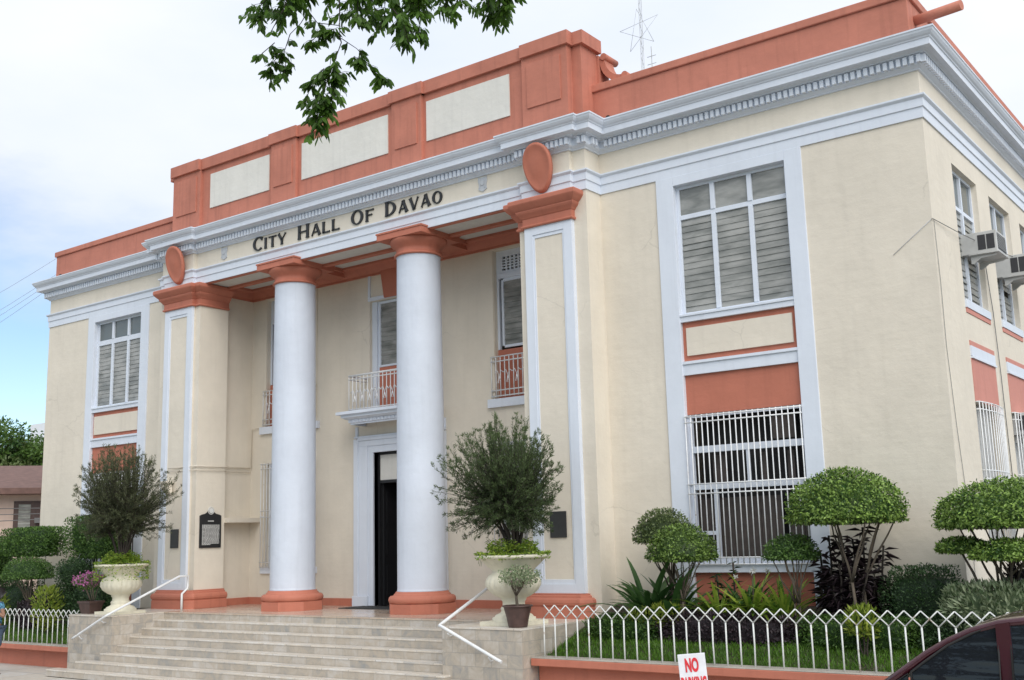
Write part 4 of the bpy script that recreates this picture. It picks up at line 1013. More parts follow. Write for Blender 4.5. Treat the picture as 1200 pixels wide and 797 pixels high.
cloud('shrub', (10.25, -.98, .10), (.15, .12, .17), 'lf_yel', 'small yellow croton below the umbrella topiary', 330, .10, w=.3, up_=.9, inner=False)
cloud('shrub', (6.90, -.62, .08), (.22, .12, .10), 'lf_yel', 'low yellow-green croton at the foot of the strap-leaved plants', 260, .09, w=.3, up_=.9, inner=False)
cloud('shrub', (12.15, -.15, .55), (.32, .25, .25), 'lf_purple', 'purple-leaved shrub at the building corner under the two-tiered topiary', 1200, .09, w=.3, up_=.6)
# strap-leaved plants
def blades(b, x, y, z, n, ln, wd, e0=35, e1=80, droop=1.2, seg=7):
    for i in range(n):
        az = random.uniform(0, 2*PI); el = R(random.uniform(e0, e1)); l_ = ln*random.uniform(.7, 1.15); w_ = wd*random.uniform(.8, 1.2)
        dr = droop*random.uniform(.5, 1.3); p = Vector((x+.05*math.cos(az), y+.05*math.sin(az), z)); h = Vector((math.cos(az), math.sin(az), 0)); sd = Vector((-math.sin(az), math.cos(az), 0))
        vs = []; L = l_/seg; e = el
        for k in range(seg+1):
            t = k/seg; ww = w_*(math.sin(PI*min(1, .18+t*.82))**.7)*.5+.001
            nn = Vector((-h.x*math.sin(e), -h.y*math.sin(e), math.cos(e)))
            vs += [p+sd*ww+nn*ww*.25, p, p-sd*ww+nn*ww*.25]
            p = p+(h*math.cos(e)+Vector((0, 0, 1))*math.sin(e))*L; e -= dr/seg
        fs = []
        for k in range(seg): a = 3*k; fs += [(a, a+1, a+4, a+3), (a+1, a+2, a+5, a+4)]
        b.add(vs, fs, 0, True)
def tinted(o):
    n = len(o.data.polygons); at = o.data.attributes.new('tint', 'FLOAT', 'FACE'); at.data.foreach_set('value', np.clip(np.repeat(rng.random(n//7+1), 7)[:n], 0, 1).astype(np.float32)); return o
def bladeplant(x, y, zg, n, ln, wd, mat, label, e0=35, e1=80, droop=1.2, name='strap_leaved_plant', cat='plant', flowers=0, grp=None):
    e = empty(name, (x, y, zg), label, cat, grp); b = MB(); blades(b, x, y, zg, n, ln, wd, e0, e1, droop); tinted(b.build('foliage', mat, e))
    if flowers:
        p = []; ax = []
        st = MB()
        for i in range(flowers):
            c = Vector((x+random.uniform(-.28, .28), y+random.uniform(-.1, .1), zg+ln*random.uniform(.80, .98)))
            st.tube([(x, y, zg), c], .005, 4)
            for k in range(14): p.append(c); ax.append(rdir(1)[0]+np.array([0, 0, .2]))
        st.build('flower_stalk', 'bark', e); n_ = len(p); leafmesh('flower', p, ax, rdir(n_), .055, .024, 'fl_white', e)
    return e
bladeplant(6.80, -.28, -.05, 30, 1.20, .10, 'lf_blade', 'tall strap-leaved plant with arching leaves beside the right pillar')
bladeplant(7.25, -.35, -.05, 24, .98, .12, 'lf_blade', 'broad-leaved strap plant under the twin domed topiaries', 40, 80, .9)
bladeplant(6.50, -.30, -.1, 12, .75, .07, 'lf_blade', 'low arching strap-leaved plant nearest the right cheek block', 30, 70, 1.5)
bladeplant(8.02, -.42, -.02, 52, .72, .055, 'lf_lily', 'yellow-green lily clump left of the white flowers', 45, 85, 1.3, 'lily_clump')
bladeplant(8.52, -.38, -.02, 60, .80, .06, 'lf_lily', 'lily clump with white flowers under the grilled window', 45, 85, 1.3, 'lily_clump', flowers=4)
bladeplant(9.0, -.42, -.02, 52, .76, .055, 'lf_lily', 'yellow-green lily clump right of the white flowers', 45, 85, 1.2, 'lily_clump')
bladeplant(8.30, -.15, .0, 46, .80, .055, 'lf_blade', 'dark green lily clump behind the white flowers', 45, 85, 1.2, 'lily_clump')
bladeplant(10.47, .05, .35, 40, .42, .022, 'lf_dark', 'small feathery cycad behind the dark shrub', 25, 85, 1.0, 'cycad')
# dracaenas and cordylines: thin canes with whorled narrow leaves
def cane(x, y, zg, stalks, mat, label, leaf=.20, wd=.03, per=70, name='cordyline'):
    e = empty(name, (x, y, zg), label, 'plant'); L_ = []; P = []; A = []
    for (dx, dy, h, z0) in stalks:
        L_.append((wob((x+dx*.3, y+dy*.3, zg), (x+dx, y+dy, zg+h), 5, .015), [.014]*6))
        for k in range(per):
            t = z0+(1-z0)*random.random(); a = random.uniform(0, 2*PI); el = random.uniform(-.35, .75)
            P.append((x+dx*(.3+.7*t), y+dy*(.3+.7*t), zg+h*t)); A.append((math.cos(a), math.sin(a), el))
    stems(L_, 'darkbark', e, 'stem'); n = len(P); nr = rdir(n)*.4; nr[:, 2] += 1
    leafmesh('foliage', P, A, nr, leaf*(.7+.5*rng.random(n)), wd, mat, e, curl=.35); return e
cane(9.55, -.05, ZR, [(0, 0, 1.65, .25), (-.18, .1, 1.45, .3), (.20, .0, 1.55, .3), (.05, -.15, 1.2, .3), (-.12, -.1, 1.0, .35)], 'lf_purple', 'dark purple cordyline canes left of the umbrella topiary trunk', per=85)
cane(9.98, .08, ZR, [(0, 0, 1.75, .25), (.25, .05, 1.50, .35), (-.15, 0, 1.6, .3), (.15, -.1, 1.1, .3)], 'lf_purple', 'dark purple cordyline canes behind the umbrella topiary trunk', per=80)
cane(9.78, -.35, -.15, [(0, 0, .95, .2), (.2, .05, 1.05, .25), (.38, -.02, .85, .2), (-.1, 0, .7, .2)], 'lf_purple', 'dark purple cordyline clump at the foot of the umbrella topiary trunks', per=70)
cane(10.32, -.05, ZR, [(0, 0, .95, .3), (.15, .0, .75, .3), (-.12, -.1, .9, .3)], 'lf_purple', 'short purple cordyline between umbrella topiary and dark shrub')
cane(7.90, -.20, ZR, [(0, 0, 1.15, .35), (.10, .05, .85, .3)], 'lf_dark', 'dark narrow-leaved dracaena at the left edge of the grilled window', leaf=.13, wd=.022)
cane(8.10, -.05, ZR, [(0, 0, 1.30, .4)], 'lf_dark', 'thin dracaena cane against the grilled window sill', leaf=.12, wd=.02, per=40)
# left garden
ZL = -.70
def boxtop(c, half, label, n, mat='lf_hedge', zg=ZL):
    return cloud('clipped_tree', c, half, mat, label, int(n*1.1), .055, 'clipped tree', boxy=12, lumpy=.02, zg=zg, bark='bark')
boxtop((-9.95, -.30, 1.50), (1.00, .32, .32), 'box-clipped tree with a wide rectangular head in the left garden', 7500)
boxtop((-7.50, -.20, 1.56), (.78, .38, .46), 'box-clipped tree behind the left urn', 8000)
cloud('clipped_tree', (-7.65, -.60, .78), (.42, .35, .28), 'lf_dark', 'rounded lower shrub head beneath the box-clipped tree behind the left urn', 3200, .045, 'clipped tree', zg=ZL)
boxtop((-12.0, -.3, 1.10), (.70, .5, .55), 'leftmost box-clipped tree at the edge of the view', 7000)
topiary(-9.2, -.75, ZL, (-9.35, -.75, .72), (.72, .5, .44), 'lf_hedge', 'low spreading domed topiary with bare forked trunk in the left garden', 3, 6500, .042, spread=.05)
cloud('shrub', (-8.15, -.95, .02), (.36, .22, .42), 'lf_yel', 'yellow-green croton bush beside the bougainvillea pot', 900, .10, w=.3, up_=.8, zg=ZL, inner=False)
cloud('shrub', (-10.4, -.95, -.05), (.36, .22, .36), 'lf_yel', 'yellow-green croton bush at the far left behind the fence', 850, .10, w=.3, up_=.8, zg=ZL, inner=False)
cloud('shrub', (-9.2, -.65, -.15), (.45, .25, .32), 'lf_purple', 'dark purple shrub under the spreading topiary', 2400, .06, zg=ZL)
cloud('shrub', (-7.2, -.45, .05), (.75, .35, .62), 'lf_dark', 'dark leafy mass in the shade behind the left cheek block', 6500, .055, zg=ZL)
cloud('shrub', (-11.3, -.1, .0), (1.3, .35, .60), 'lf_dark', 'dark leafy shrubs against the far left wall foot', 6500, .055, zg=ZL)
cloud('shrub', (-9.0, .15, -.05), (1.0, .25, .50), 'lf_dark', 'dark leafy shrub behind the spreading topiary trunk', 5000, .055, zg=ZL)

# urns with bottlebrush trees
def urn(x, y, k, label):
    prof = [(.32, .0), (.32, .10), (.29, .11), (.27, .14), (.20, .17), (.185, .20), (.20, .225), (.185, .25), (.165, .27), (.165, .33), (.185, .35), (.19, .38),
            (.26, .41), (.35, .48), (.395, .56), (.40, .63), (.37, .70), (.315, .74), (.30, .76), (.33, .80), (.40, .86), (.46, .92), (.485, .945), (.53, .955), (.545, .975), (.54, 1.0), (.50, 1.005), (.46, 1.0), (.44, .96), (.0001, .95)]
    prof = [(r*k, z*k) for r, z in prof]
    def fl(a, j, z):
        zz = z/k
        if .40 < zz < .72: return 1+.045*abs(math.sin(a*11))*math.sin(PI*(zz-.40)/.32)
        return 1
    b = MB().lathe(prof, (x, y), 132, flute=fl); b.v = [(v[0], v[1], v[2]+.0) for v in b.v]
    b.prism([(x-.36*k, y-.36*k), (x+.36*k, y-.36*k), (x+.36*k, y+.36*k), (x-.36*k, y+.36*k)], .001, .055*k)
    o = b.build('garden_urn', 'urn'); tag(o, label, 'urn', 'pale stone urns flanking the steps'); return o
URNS = ((5.08, -1.30, 1.02, 'pale gadrooned stone urn on the right cheek block behind the bonsai pot'), (-4.66, -1.45, .97, 'pale gadrooned stone urn on the left cheek block'))
for u_ in URNS: urn(*u_)
def brush_tree(x, y, z0, c, rad, mat, label, nt=300, seed=1):
    e = empty('bottlebrush_tree', (x, y, z0), label, 'potted tree', 'feathery trees in the stone urns')
    random.seed(seed); L_ = []; P = []; A = []
    mains = []
    for i in range(16):
        a = random.uniform(0, 2*PI); q = math.sqrt(random.random())
        bx_ = (x+.05*math.cos(a), y+.05*math.sin(a), z0-.03)
        m1 = (x+.16*q*math.cos(a), y+.16*q*math.sin(a), z0+.30+.1*random.random())
        m2 = (c[0]+rad[0]*.5*q*math.cos(a), c[1]+rad[1]*.5*q*math.sin(a), c[2]-rad[2]*(.40-.25*(1-q)))
        L_.append((wob(bx_, m1, 3, .01), [.030, .026, .023, .020])); L_.append((wob(m1, m2, 4, .025), [.019, .016, .013, .011, .009])); mains.append((Vector(m1), Vector(m2), a, q))
    for i in range(nt):
        m1, m2, a, q = random.choice(mains); s0 = m1.lerp(m2, random.uniform(.35, 1))
        aa = a+random.gauss(0, .85); qq = min(1, abs(random.gauss(.72, .25))+.08); zz = random.uniform(-.92, 1)
        hr = math.sqrt(max(0, 1-zz*zz*(.85 if zz > 0 else .45)))*qq
        lumpf = 1+.16*math.sin(aa*3+seed)+.12*math.sin(aa*7+zz*4)
        tip = Vector((c[0]+rad[0]*hr*math.cos(aa)*lumpf, c[1]+rad[1]*hr*math.sin(aa)*lumpf, c[2]+rad[2]*zz*(1+.12*math.sin(aa*5+seed))))
        mid = s0.lerp(tip, .5)+Vector((0, 0, .05)); k_ = 5
        pts = [s0*(1-t)**2+mid*2*t*(1-t)+tip*t*t for t in [j/k_ for j in range(k_+1)]]
        end = tip+(tip-mid).normalized()*.04+Vector((0, 0, random.choice([.07, .04, .0, -.03]))); pts.append(end)
        L_.append((pts, [.006, .005, .0045, .004, .003, .0025, .002]))
        for j in range(95):
            t = .10+.90*random.random(); f_ = t*(len(pts)-1); i0 = min(int(f_), len(pts)-2); pp = pts[i0].lerp(pts[i0+1], f_-i0)
            d = (pts[i0+1]-pts[i0]).normalized(); rd = Vector(rdir(1)[0]); P.append(pp+rd*.006); A.append(d*.75+rd*.75+Vector((0, 0, .15)))
    b = MB()
    for pts, r in L_: b.tube(pts, r, 4 if r[0] < .01 else 6, cap=False)
    b.build('trunk', 'darkbark', e); n = len(P); P = np.array(P); 
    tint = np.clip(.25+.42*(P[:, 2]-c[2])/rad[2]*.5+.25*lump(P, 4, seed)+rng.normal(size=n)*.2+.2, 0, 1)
    leafmesh('crown', P, np.array(A), rdir(n), (.050*(.7+.7*rng.random(n))), .0100, mat, e, tint); return e
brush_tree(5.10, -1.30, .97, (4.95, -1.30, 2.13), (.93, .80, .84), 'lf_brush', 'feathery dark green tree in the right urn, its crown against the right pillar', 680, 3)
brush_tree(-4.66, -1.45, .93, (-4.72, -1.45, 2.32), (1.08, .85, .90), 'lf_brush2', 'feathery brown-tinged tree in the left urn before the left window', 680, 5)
def trailing(x, y, z, r, label, mat, n, hang, fl=None):
    e = empty('trailing_plant', (x, y, z), label, 'plant', 'trailing plants in the urns')
    a = rng.uniform(0, 2*PI, n); q = np.sqrt(rng.random(n))*r*1.02; zz = z+.02+.19*rng.random(n)*(1-(q/r)**3*.5)*(1+.6*lump(np.stack([q*np.cos(a), q*np.sin(a), a*0], 1), 6, x))
    over = q > r*.86; zz = np.where(over, z+.05-hang*rng.random(n)**1.5*(lump(np.stack([a, a*0, a*0], 1), 1.7, 2) > -.1), zz)
    q = np.where(over, r+.05+.05*rng.random(n), q)
    P = np.stack([x+q*np.cos(a), y+q*np.sin(a), zz], 1); ax = rdir(n); ax[:, 2] = np.abs(ax[:, 2])*.4
    leafmesh('foliage', P, ax, rdir(n)+np.array([0, 0, 1.]), .048, .026, mat, e)
    st = MB()
    for i in range(9):
        aa = random.uniform(0, 2*PI); c_, s_ = math.cos(aa), math.sin(aa)
        st.tube([(x+r*.7*c_, y+r*.7*s_, z+.02), (x+r*1.05*c_, y+r*1.05*s_, z+.06), (x+r*1.14*c_, y+r*1.14*s_, z-.05-hang*random.random())], .003, 4)
    st.build('vine', 'lf_yel', e)
    return e
trailing(5.08, -1.30, 1.0, .46, 'low leafy ground cover filling the top of the right urn', 'lf_lily', 2600, .10)
trailing(-4.66, -1.45, .96, .44, 'bright green creeper spilling over the rim of the left urn', 'lf_lily', 4200, .36)
# potted bonsai and bougainvillea
def pot(x, y, r0, r1, h, label, square=False):
    if square:
        b = MB(); pr = [(r0, 0), (r1, h), (r1+.015, h), (r1+.015, h-.03)]
        vs = []
        for (r, z) in ((r0, 0.001), (r1, h-.04), (r1+.02, h-.04), (r1+.02, h), (r1-.02, h), (r1-.03, h-.04)):
            vs += [(x-r, y-r*.8, z), (x+r, y-r*.8, z), (x+r, y+r*.8, z), (x-r, y+r*.8, z)]
        fs = [(4*j+k, 4*j+(k+1) % 4, 4*j+4+(k+1) % 4, 4*j+4+k) for j in range(5) for k in range(4)]+[(3, 2, 1, 0), (20, 21, 22, 23)]
        b.add(vs, fs)
    else: b = MB().lathe([(r0, .001), (r0*1.05, .02), (r1*.80, h*.45), (r1*.97, h*.85), (r1, h*.93), (r1+.02, h*.94), (r1+.02, h), (r1-.02, h), (r1-.03, h-.04), (.001, h-.045)], (x, y), 40)
    o = b.build('plant_pot', 'pot'); tag(o, label, 'plant pot')
    return o
pot(5.46, -1.72, .135, .205, .31, 'round dark brown pot at the front corner of the right cheek block')
e = empty('bonsai_tree', (5.46, -1.72, .27), 'small pale-leaved bonsai in the round brown pot before the right urn', 'bonsai')
L_ = [(wob((5.46, -1.72, .25), (5.44, -1.72, .46), 3, .012), [.028, .024, .020, .018])]
for i in range(9):
    a = random.uniform(0, 2*PI); L_.append((wob((5.44, -1.72, .44), (5.50+.24*math.cos(a)*random.random(), -1.72+.24*math.sin(a)*random.random(), .66+.08*random.random()), 4, .02), [.013, .010, .008, .006, .004]))
stems(L_, 'bark', e)
n = 1500; d = rdir(n); P = d*np.array([.33, .27, .15])*(np.cbrt(rng.random(n))*(1+.25*lump(d, 3, 2)))[:, None]+np.array([5.52, -1.72, .72])
leafmesh('crown', P, rdir(n)+np.array([0, 0, .3]), rdir(n)+np.array([0, 0, .6]), .036*(.7+.6*rng.random(n)), .020, 'lf_var', e)
n = 90; d = rdir(n); P = d*np.array([.2, .2, .12])+np.array([5.55, -1.74, .72]); leafmesh('blossom', P, rdir(n), rdir(n), .03, .024, 'fl_pale', e)
pot(-5.42, -1.62, .15, .20, .25, 'rectangular brown pot on the left cheek block', True)
e = empty('bougainvillea', (-5.42, -1.62, .22), 'pink-flowered bougainvillea in the rectangular brown pot', 'flowering plant')
L_ = []
for i in range(7):
    a = random.uniform(0, 2*PI); L_.append((wob((-5.42+.08*math.cos(a), -1.62, .2), (-5.5+.3*math.cos(a), -1.62+.2*math.sin(a), .68+.08*random.random()), 4, .02), [.010, .009, .008, .006, .004]))
stems(L_, 'bark', e, 'stem')
n = 900; d = rdir(n); P = d*np.array([.40, .28, .17])*(np.cbrt(rng.random(n)))[:, None]+np.array([-5.52, -1.62, .62]); leafmesh('foliage', P, rdir(n), rdir(n)+np.array([0, 0, .5]), .04, .024, 'lf_hedge', e)
n = 420; d = rdir(n); P = d*np.array([.42, .28, .17])*(.6+.4*rng.random(n))[:, None]*(1+.3*lump(d, 3, 5))[:, None]+np.array([-5.55, -1.62, .67]); leafmesh('blossom', P, rdir(n), rdir(n), .045, .038, 'fl_pink', e)

# ================================================================== PLAQUES AND THE MARKER
o = MB().box(4.87, 5.19, .008, .0285, 1.26, 1.68).build('wall_plaque', 'plaque'); tag(bev(o, .005), 'dark rectangular plaque on the right pillar', 'plaque', 'plain dark plaques')
o = MB().box(-5.10, -4.83, .008, .0285, 1.26, 1.66).build('wall_plaque', 'plaque'); tag(bev(o, .005), 'dark rectangular plaque on the front of the left pillar', 'plaque', 'plain dark plaques')
b = MB(); yc_ = .48; poly = [(.20, 1.25), (.76, 1.25), (.76, 1.93), (.70, 1.955), (.62, 1.97), (.56, 2.01), (.54, 2.04), (.42, 2.04), (.40, 2.01), (.34, 1.97), (.26, 1.955), (.20, 1.93)]
b.prism(poly, -P1-.01, -P1+.03, 'X')
mk = b.build('historical_marker', 'black'); tag(bev(mk, .004), 'black cast historical marker with raised text and crest, inside the left pillar', 'plaque')
b = MB(); X0 = -P1+.028
for r_i in range(17):
    z = 1.72-r_i*.0255; y = .255; 
    if r_i == 16: lim = .48
    else: lim = .705
    while y < lim:
        l_ = random.uniform(.018, .05); b.box(X0, X0+.006, y, min(y+l_, lim), z, z+.015); y += l_+.012
y = .40
while y < .56: b.box(X0, X0+.006, y, y+.014, 1.805, 1.825); y += .020
put(b.build('marker_text', 'markertext'), mk)
b = MB(); b.tube([(X0-.01, yc_, 2.035), (X0+.012, yc_, 2.035)], .055, 20); b.tube([(X0, yc_+.075*math.cos(a), 2.035+.075*math.sin(a)) for a in [i*2*PI/20 for i in range(21)]], .010, 6); put(b.build('marker_crest', 'markertext'), mk)

# ================================================================== AIR CONDITIONERS
def aircon(y, z, x0, dep, wdt, h, label):
    e = empty('air_conditioner', (x0, y, z), label, 'air conditioner', 'window air conditioners on the right flank')
    b = MB(); b.box(x0-.25, x0+dep, y, y+wdt, z, z+h); b.box(x0-.02, x0+dep+.02, y-.015, y+wdt+.015, z-.018, z-.001)
    o = b.build('casing', 'acbody', e); bev(o, .008)
    b = MB()
    for (q0, q1) in ((.32, .60), (.64, .92)): b.box(x0+dep*q0, x0+dep*q1, y-.004, y+.01, z+.05, z+h-.05)
    b.box(x0+dep-.01, x0+dep+.004, y+.05, y+wdt*.52, z+.04, z+h-.04); b.box(x0+dep-.01, x0+dep+.004, y+wdt*.56, y+wdt-.05, z+.04, z+h-.04)
    b.build('coil_grille', 'accoil', e)
    b = MB()
    for i in range(8):
        zz = z+.07+(h-.14)*i/7; b.box(x0+dep+.003, x0+dep+.009, y+.05, y+wdt-.05, zz, zz+.006)
    b.build('louvre_slats', 'acbody', e)
    b = MB()
    for yy in (y+.04, y+wdt-.08): b.prism([(x0+.001, z-.14), (x0+.001, z-.031), (x0+dep*.95, z-.031), (x0+dep*.9, z-.05), (x0+dep*.35, z-.07), (x0+dep*.10, z-.14)], yy, yy+.025, 'Y')
    b.build('support_bracket', 'acbody', e)
    return e
aircon(2.42, 5.34, W, .40, .60, .33, 'weathered air conditioner nearest the front corner on the right flank')
aircon(4.50, 5.36, W, .40, .62, .35, 'second air conditioner from the front corner on the right flank')
aircon(6.60, 5.30, W, .38, .62, .35, 'third air conditioner from the front corner on the right flank')
aircon(4.30, 2.72, W-.05, .22, .5, .34, 'small air conditioner low on the right flank above the second grille')

# ================================================================== MAST WITH STAR, WIRES
e = empty('antenna_mast', (2.55, 8.0, 8.19), 'thin lattice mast with a wire star on the roof', 'antenna')
b = MB()
for k in range(3):
    a = 2*PI*k/3; b.tube([(2.55+.04*math.cos(a), 8+.04*math.sin(a), 8.19), (2.58+.04*math.cos(a), 8+.04*math.sin(a), 16.5)], .007, 4)
for i in range(55):
    z = 8.3+i*.15; k = i % 3; a = 2*PI*k/3; a2 = 2*PI*(k+1)/3; b.tube([(2.565+.04*math.cos(a), 8+.04*math.sin(a), z), (2.565+.04*math.cos(a2), 8+.04*math.sin(a2), z+.15)], .005, 3)
b.build('mast', 'metal', e)
b = MB(); cs = (2.58, 7.9, 13.75); pts = []
for k in range(6):
    a = PI/2+R(6)+k*4*PI/5; pts.append((cs[0]+.58*math.cos(a), 7.9, cs[2]+.58*math.sin(a)))
for i in range(5): b.tube([pts[i], pts[i+1]], .0055, 4)
b.build('wire_star', 'metal', e)
b = MB().tube([(3.1, 7.5, 8.19), (3.1, 7.5, 13.0)], .012, 4)
for z in (12.55, 12.75): b.tube([(2.98, 7.5, z), (3.22, 7.5, z)], .008, 4)
tag(b.build('roof_aerial', 'metal'), 'short thin aerial beside the star mast', 'antenna')
def sag(a, c, s_, k=14): return [Vector(a).lerp(Vector(c), i/k)-Vector((0, 0, s_*4*(i/k)*(1-i/k))) for i in range(k+1)]
for i, (za, zb_, dz) in enumerate(((8.95, 8.4, .3), (8.55, 7.7, .2), (8.48, 7.55, .25), (8.40, 7.2, .3))):
    b = MB().tube(sag((-11.1, .7+.05*i, za-.02), (-30, 1.5+i*.3, zb_-.9), .4), .006, 4)
    tag(b.build('overhead_wire', 'wirel'), ['topmost', 'second', 'third', 'lowest'][i]+' of the thin wires running left from the parapet corner', 'wire', 'wires from the left parapet corner')
b = MB().tube([(11.15, YW-.02, 5.49)]+[Vector((11.17, .53, 5.49)).lerp(Vector((11.62, 12, 6.7)), i/10)-Vector((0, 0, .25*4*(i/10)*(1-i/10))) for i in range(11)], .006, 5)
tag(b.build('service_cable', 'cable'), 'dark cable strung across the right corner at upper window height', 'cable')
tag(MB().tube([(10.58, YW-.008, 5.07), (10.80, YW-.008, 5.235), (11.15, YW-.012, 5.49)], .004, 5).build('service_cable', 'wirel'), 'thin pale cord stapled across the bare front wall by the corner', 'cable')
b = MB().tube([(W+.012, .58, 5.49), (W+.012, .62, 4.6), (W+.012, .60, 3.7), (W+.012, .72, 2.6), (W+.012, .88, 1.6), (W+.012, .92, .4), (W+.012, .7, -.3)], .004, 5)
tag(b.build('service_cable', 'cable'), 'dark cable hanging down the right flank near the corner', 'cable')
b = MB().tube([(W+.02, 3.25, 5.3), (W+.02, 3.42, 4.6), (W+.02, 3.50, 3.6), (W+.02, 3.55, 1.9)], .007, 5)
tag(b.build('service_cable', 'cable'), 'cable dropping between the first and second flank windows', 'cable')

# ================================================================== NO PARKING SIGN
sx0 = Vector((9.95, -5.0, 0)); e = empty('no_parking_sign', (10.06, -4.95, GZ), 'white NO PARKING sign with red letters on a post by the low wall', 'sign')
e_build = []
b = MB().box(-.132, .132, -.02, .02, .66, 1.185); o1 = b.build('sign_board', 'signw'); bev(o1, .004)
b = MB().tube([(0, .03, .03), (0, .03, .95)], .02, 8); b.box(-.2, .2, -.15, .20, 0, .04); o2 = b.build('sign_post', 'metal')
def textmesh(body, size, name, mat, ext=.002):
    me = text(body, size, ext); me.materials.clear(); me.materials.append(M[mat]); me.name = name
    o = bpy.data.objects.new(name, me); COL.objects.link(o); return o
def fit(o, x0, x1, z0, z1, y):
    xs = [v.co.x for v in o.data.vertices]; ys = [v.co.y for v in o.data.vertices]; ax, bx_ = min(xs), max(xs); ay, by_ = min(ys), max(ys)
    for v in o.data.vertices:
        v.co = Vector((x0+(v.co.x-ax)/(bx_-ax)*(x1-x0), y+v.co.z*-1, z0+(v.co.y-ay)/(by_-ay)*(z1-z0)))
def bold(o, k=.004):
    md = o.modifiers.new('t', 'SOLIDIFY'); md.thickness = k; md.offset = 0
t1 = textmesh('NO', .2, 'sign_word', 'red'); fit(t1, -.068, .062, 1.02, 1.150, -.0225)
t2 = textmesh('PARKING', .2, 'sign_word', 'red'); fit(t2, -.122, .122, .855, .980, -.0225)
for o in (o1, o2, t1, t2): o.parent = e
# thicken the letters outward in their own plane
for o in (t1, t2):
    bm = bmesh.new(); bm.from_mesh(o.data); bm.to_mesh(o.data); bm.free()
e.rotation_euler = (0, R(-4), R(26)); e.scale = (1, 1, 1.035)

# ================================================================== PARKED CAR (faces left, dark maroon, tinted glass)
YN, YF = -4.97, -3.38      # near and far side planes
e = empty('parked_car', (12.6, -4.2, GZ), 'dark maroon car with tinted windows parked before the right garden fence', 'car')
def carZ(z): return GZ+z
# outline in X (front at left) and Z, body below the belt line
belt = .93
side = [(9.75, .42), (9.72, .60), (9.82, .68), (10.2, .74), (10.8, .78), (11.35, .81), (11.62, .87), (11.95, .99), (15.2, 1.02), (15.45, 1.0), (15.5, .82), (15.5, .42), (15.2, .30), (10.1, .28)]
b = MB()
def carloft(b, outl, yn, yf, inset, mi=0):
    """side outline closed at both flanks with softened shoulders"""
    n = len(outl); ys = [(yn, 1.0-inset*.6), (yn+.05, 1.0-inset*.15), (yn+.14, 1.0), ((yn+yf)/2, 1.015), (yf-.14, 1.0), (yf-.05, 1.0-inset*.15), (yf, 1.0-inset*.6)]
    cx_ = sum(p[0] for p in outl)/n; cz_ = min(p[1] for p in outl); base = len(b.v)
    for (y, k) in ys:
        for (x, z) in outl: b.v.append((cx_+(x-cx_)*(.985+.015*(k-.9)/.1), y, carZ(cz_+(z-cz_)*k)))
    for j in range(len(ys)-1):
        for i in range(n):
            q = (i+1) % n; b.f.append((base+j*n+i, base+j*n+q, base+(j+1)*n+q, base+(j+1)*n+i)); b.mi.append(mi); b.sm.append(True)
    b.f.append(tuple(base+i for i in range(n))[::-1]); b.mi.append(mi); b.sm.append(False)
    b.f.append(tuple(base+(len(ys)-1)*n+i for i in range(n))); b.mi.append(mi); b.sm.append(False)
carloft(b, side, YN, YF, .06)
body = b.build('body', 'car', e)
# greenhouse: roof and pillars as tubes and a crowned roof panel, glass panels between
TN, TF = YN+.11, YF-.11
roofline = [(11.80, 1.02), (12.02, 1.185), (12.22, 1.33), (12.40, 1.435), (12.60, 1.525), (12.82, 1.590), (13.10, 1.625), (13.7, 1.645), (14.4, 1.62), (14.85, 1.50), (15.12, 1.25), (15.3, 1.02)]
b = MB()
# roof skin
rl = roofline[4:10]; n_ = len(rl); base = len(b.v); cross = [(0, -.035), (.03, -.008), (.10, .010), (.35, .03), (.5, .036), (.65, .03), (.90, .010), (.97, -.008), (1, -.035)]
for (x, z) in rl:
    for (t, dz) in cross: b.v.append((x, TN+(TF-TN)*t, carZ(z+dz)))
m_ = len(cross)
for i in range(n_-1):
    for j in range(m_-1): b.f.append((base+i*m_+j, base+i*m_+j+1, base+(i+1)*m_+j+1, base+(i+1)*m_+j)); b.mi.append(0); b.sm.append(True)
for (yy, dy) in ((TN, -1), (TF, 1)):
    rail = [(x, yy+(.0 if z > 1.4 else dy*.07*(1.4-z)/.4), carZ(z-.03)) for (x, z) in roofline]
    b.tube(rail, [.040, .036, .034, .034, .034, .034, .034, .034, .036, .04, .045, .05], 10)
    yb_ = yy+dy*.10
    # B and C pillars
    for (xa, xb, wd_) in ((12.86, 12.86, .062), (13.95, 13.98, .05)):
        b.prism([(xa-wd_, carZ(.98)), (xa+wd_, carZ(.98)), (xb+wd_*.9, carZ(1.58)), (xb-wd_*.9, carZ(1.56))], yy-.02+dy*.03, yy+.02+dy*.03, 'Y')
rf = b.build('roof', 'car', e)
for (yy, dy) in ((TN, -1), (TF, 1)):
    b = MB(); sl_ = MB()
    y0 = yy+dy*.012
    for quad in ([(12.08, 1.0), (12.81, 1.0), (12.81, 1.555), (12.60, 1.475), (12.40, 1.375), (12.20, 1.235), (12.08, 1.145)], [(11.90, 1.0), (12.05, 1.0), (12.05, 1.125), (11.92, 1.04)], [(12.91, 1.0), (13.88, 1.0), (13.90, 1.585), (12.91, 1.575)], [(14.02, 1.0), (15.05, 1.0), (14.95, 1.25), (14.75, 1.46), (14.05, 1.575)]):
        pts = []
        for (x, z) in quad: pts.append((x, y0+dy*.07*(1.6-z)/.6, carZ(z)))
        sl_.tube([(p[0], p[1]+dy*.004, p[2]) for p in pts+[pts[0]]], .011, 5)
        k = len(pts); b.add(pts+[(p[0], p[1]-dy*.006, p[2]) for p in pts], [tuple(range(k)), tuple(range(k, 2*k))[::-1]]+[(i, (i+1) % k, k+(i+1) % k, k+i) for i in range(k)])
    b.build('side_glass', 'carglass', e); sl_.build('window_seal', 'rubber', e)
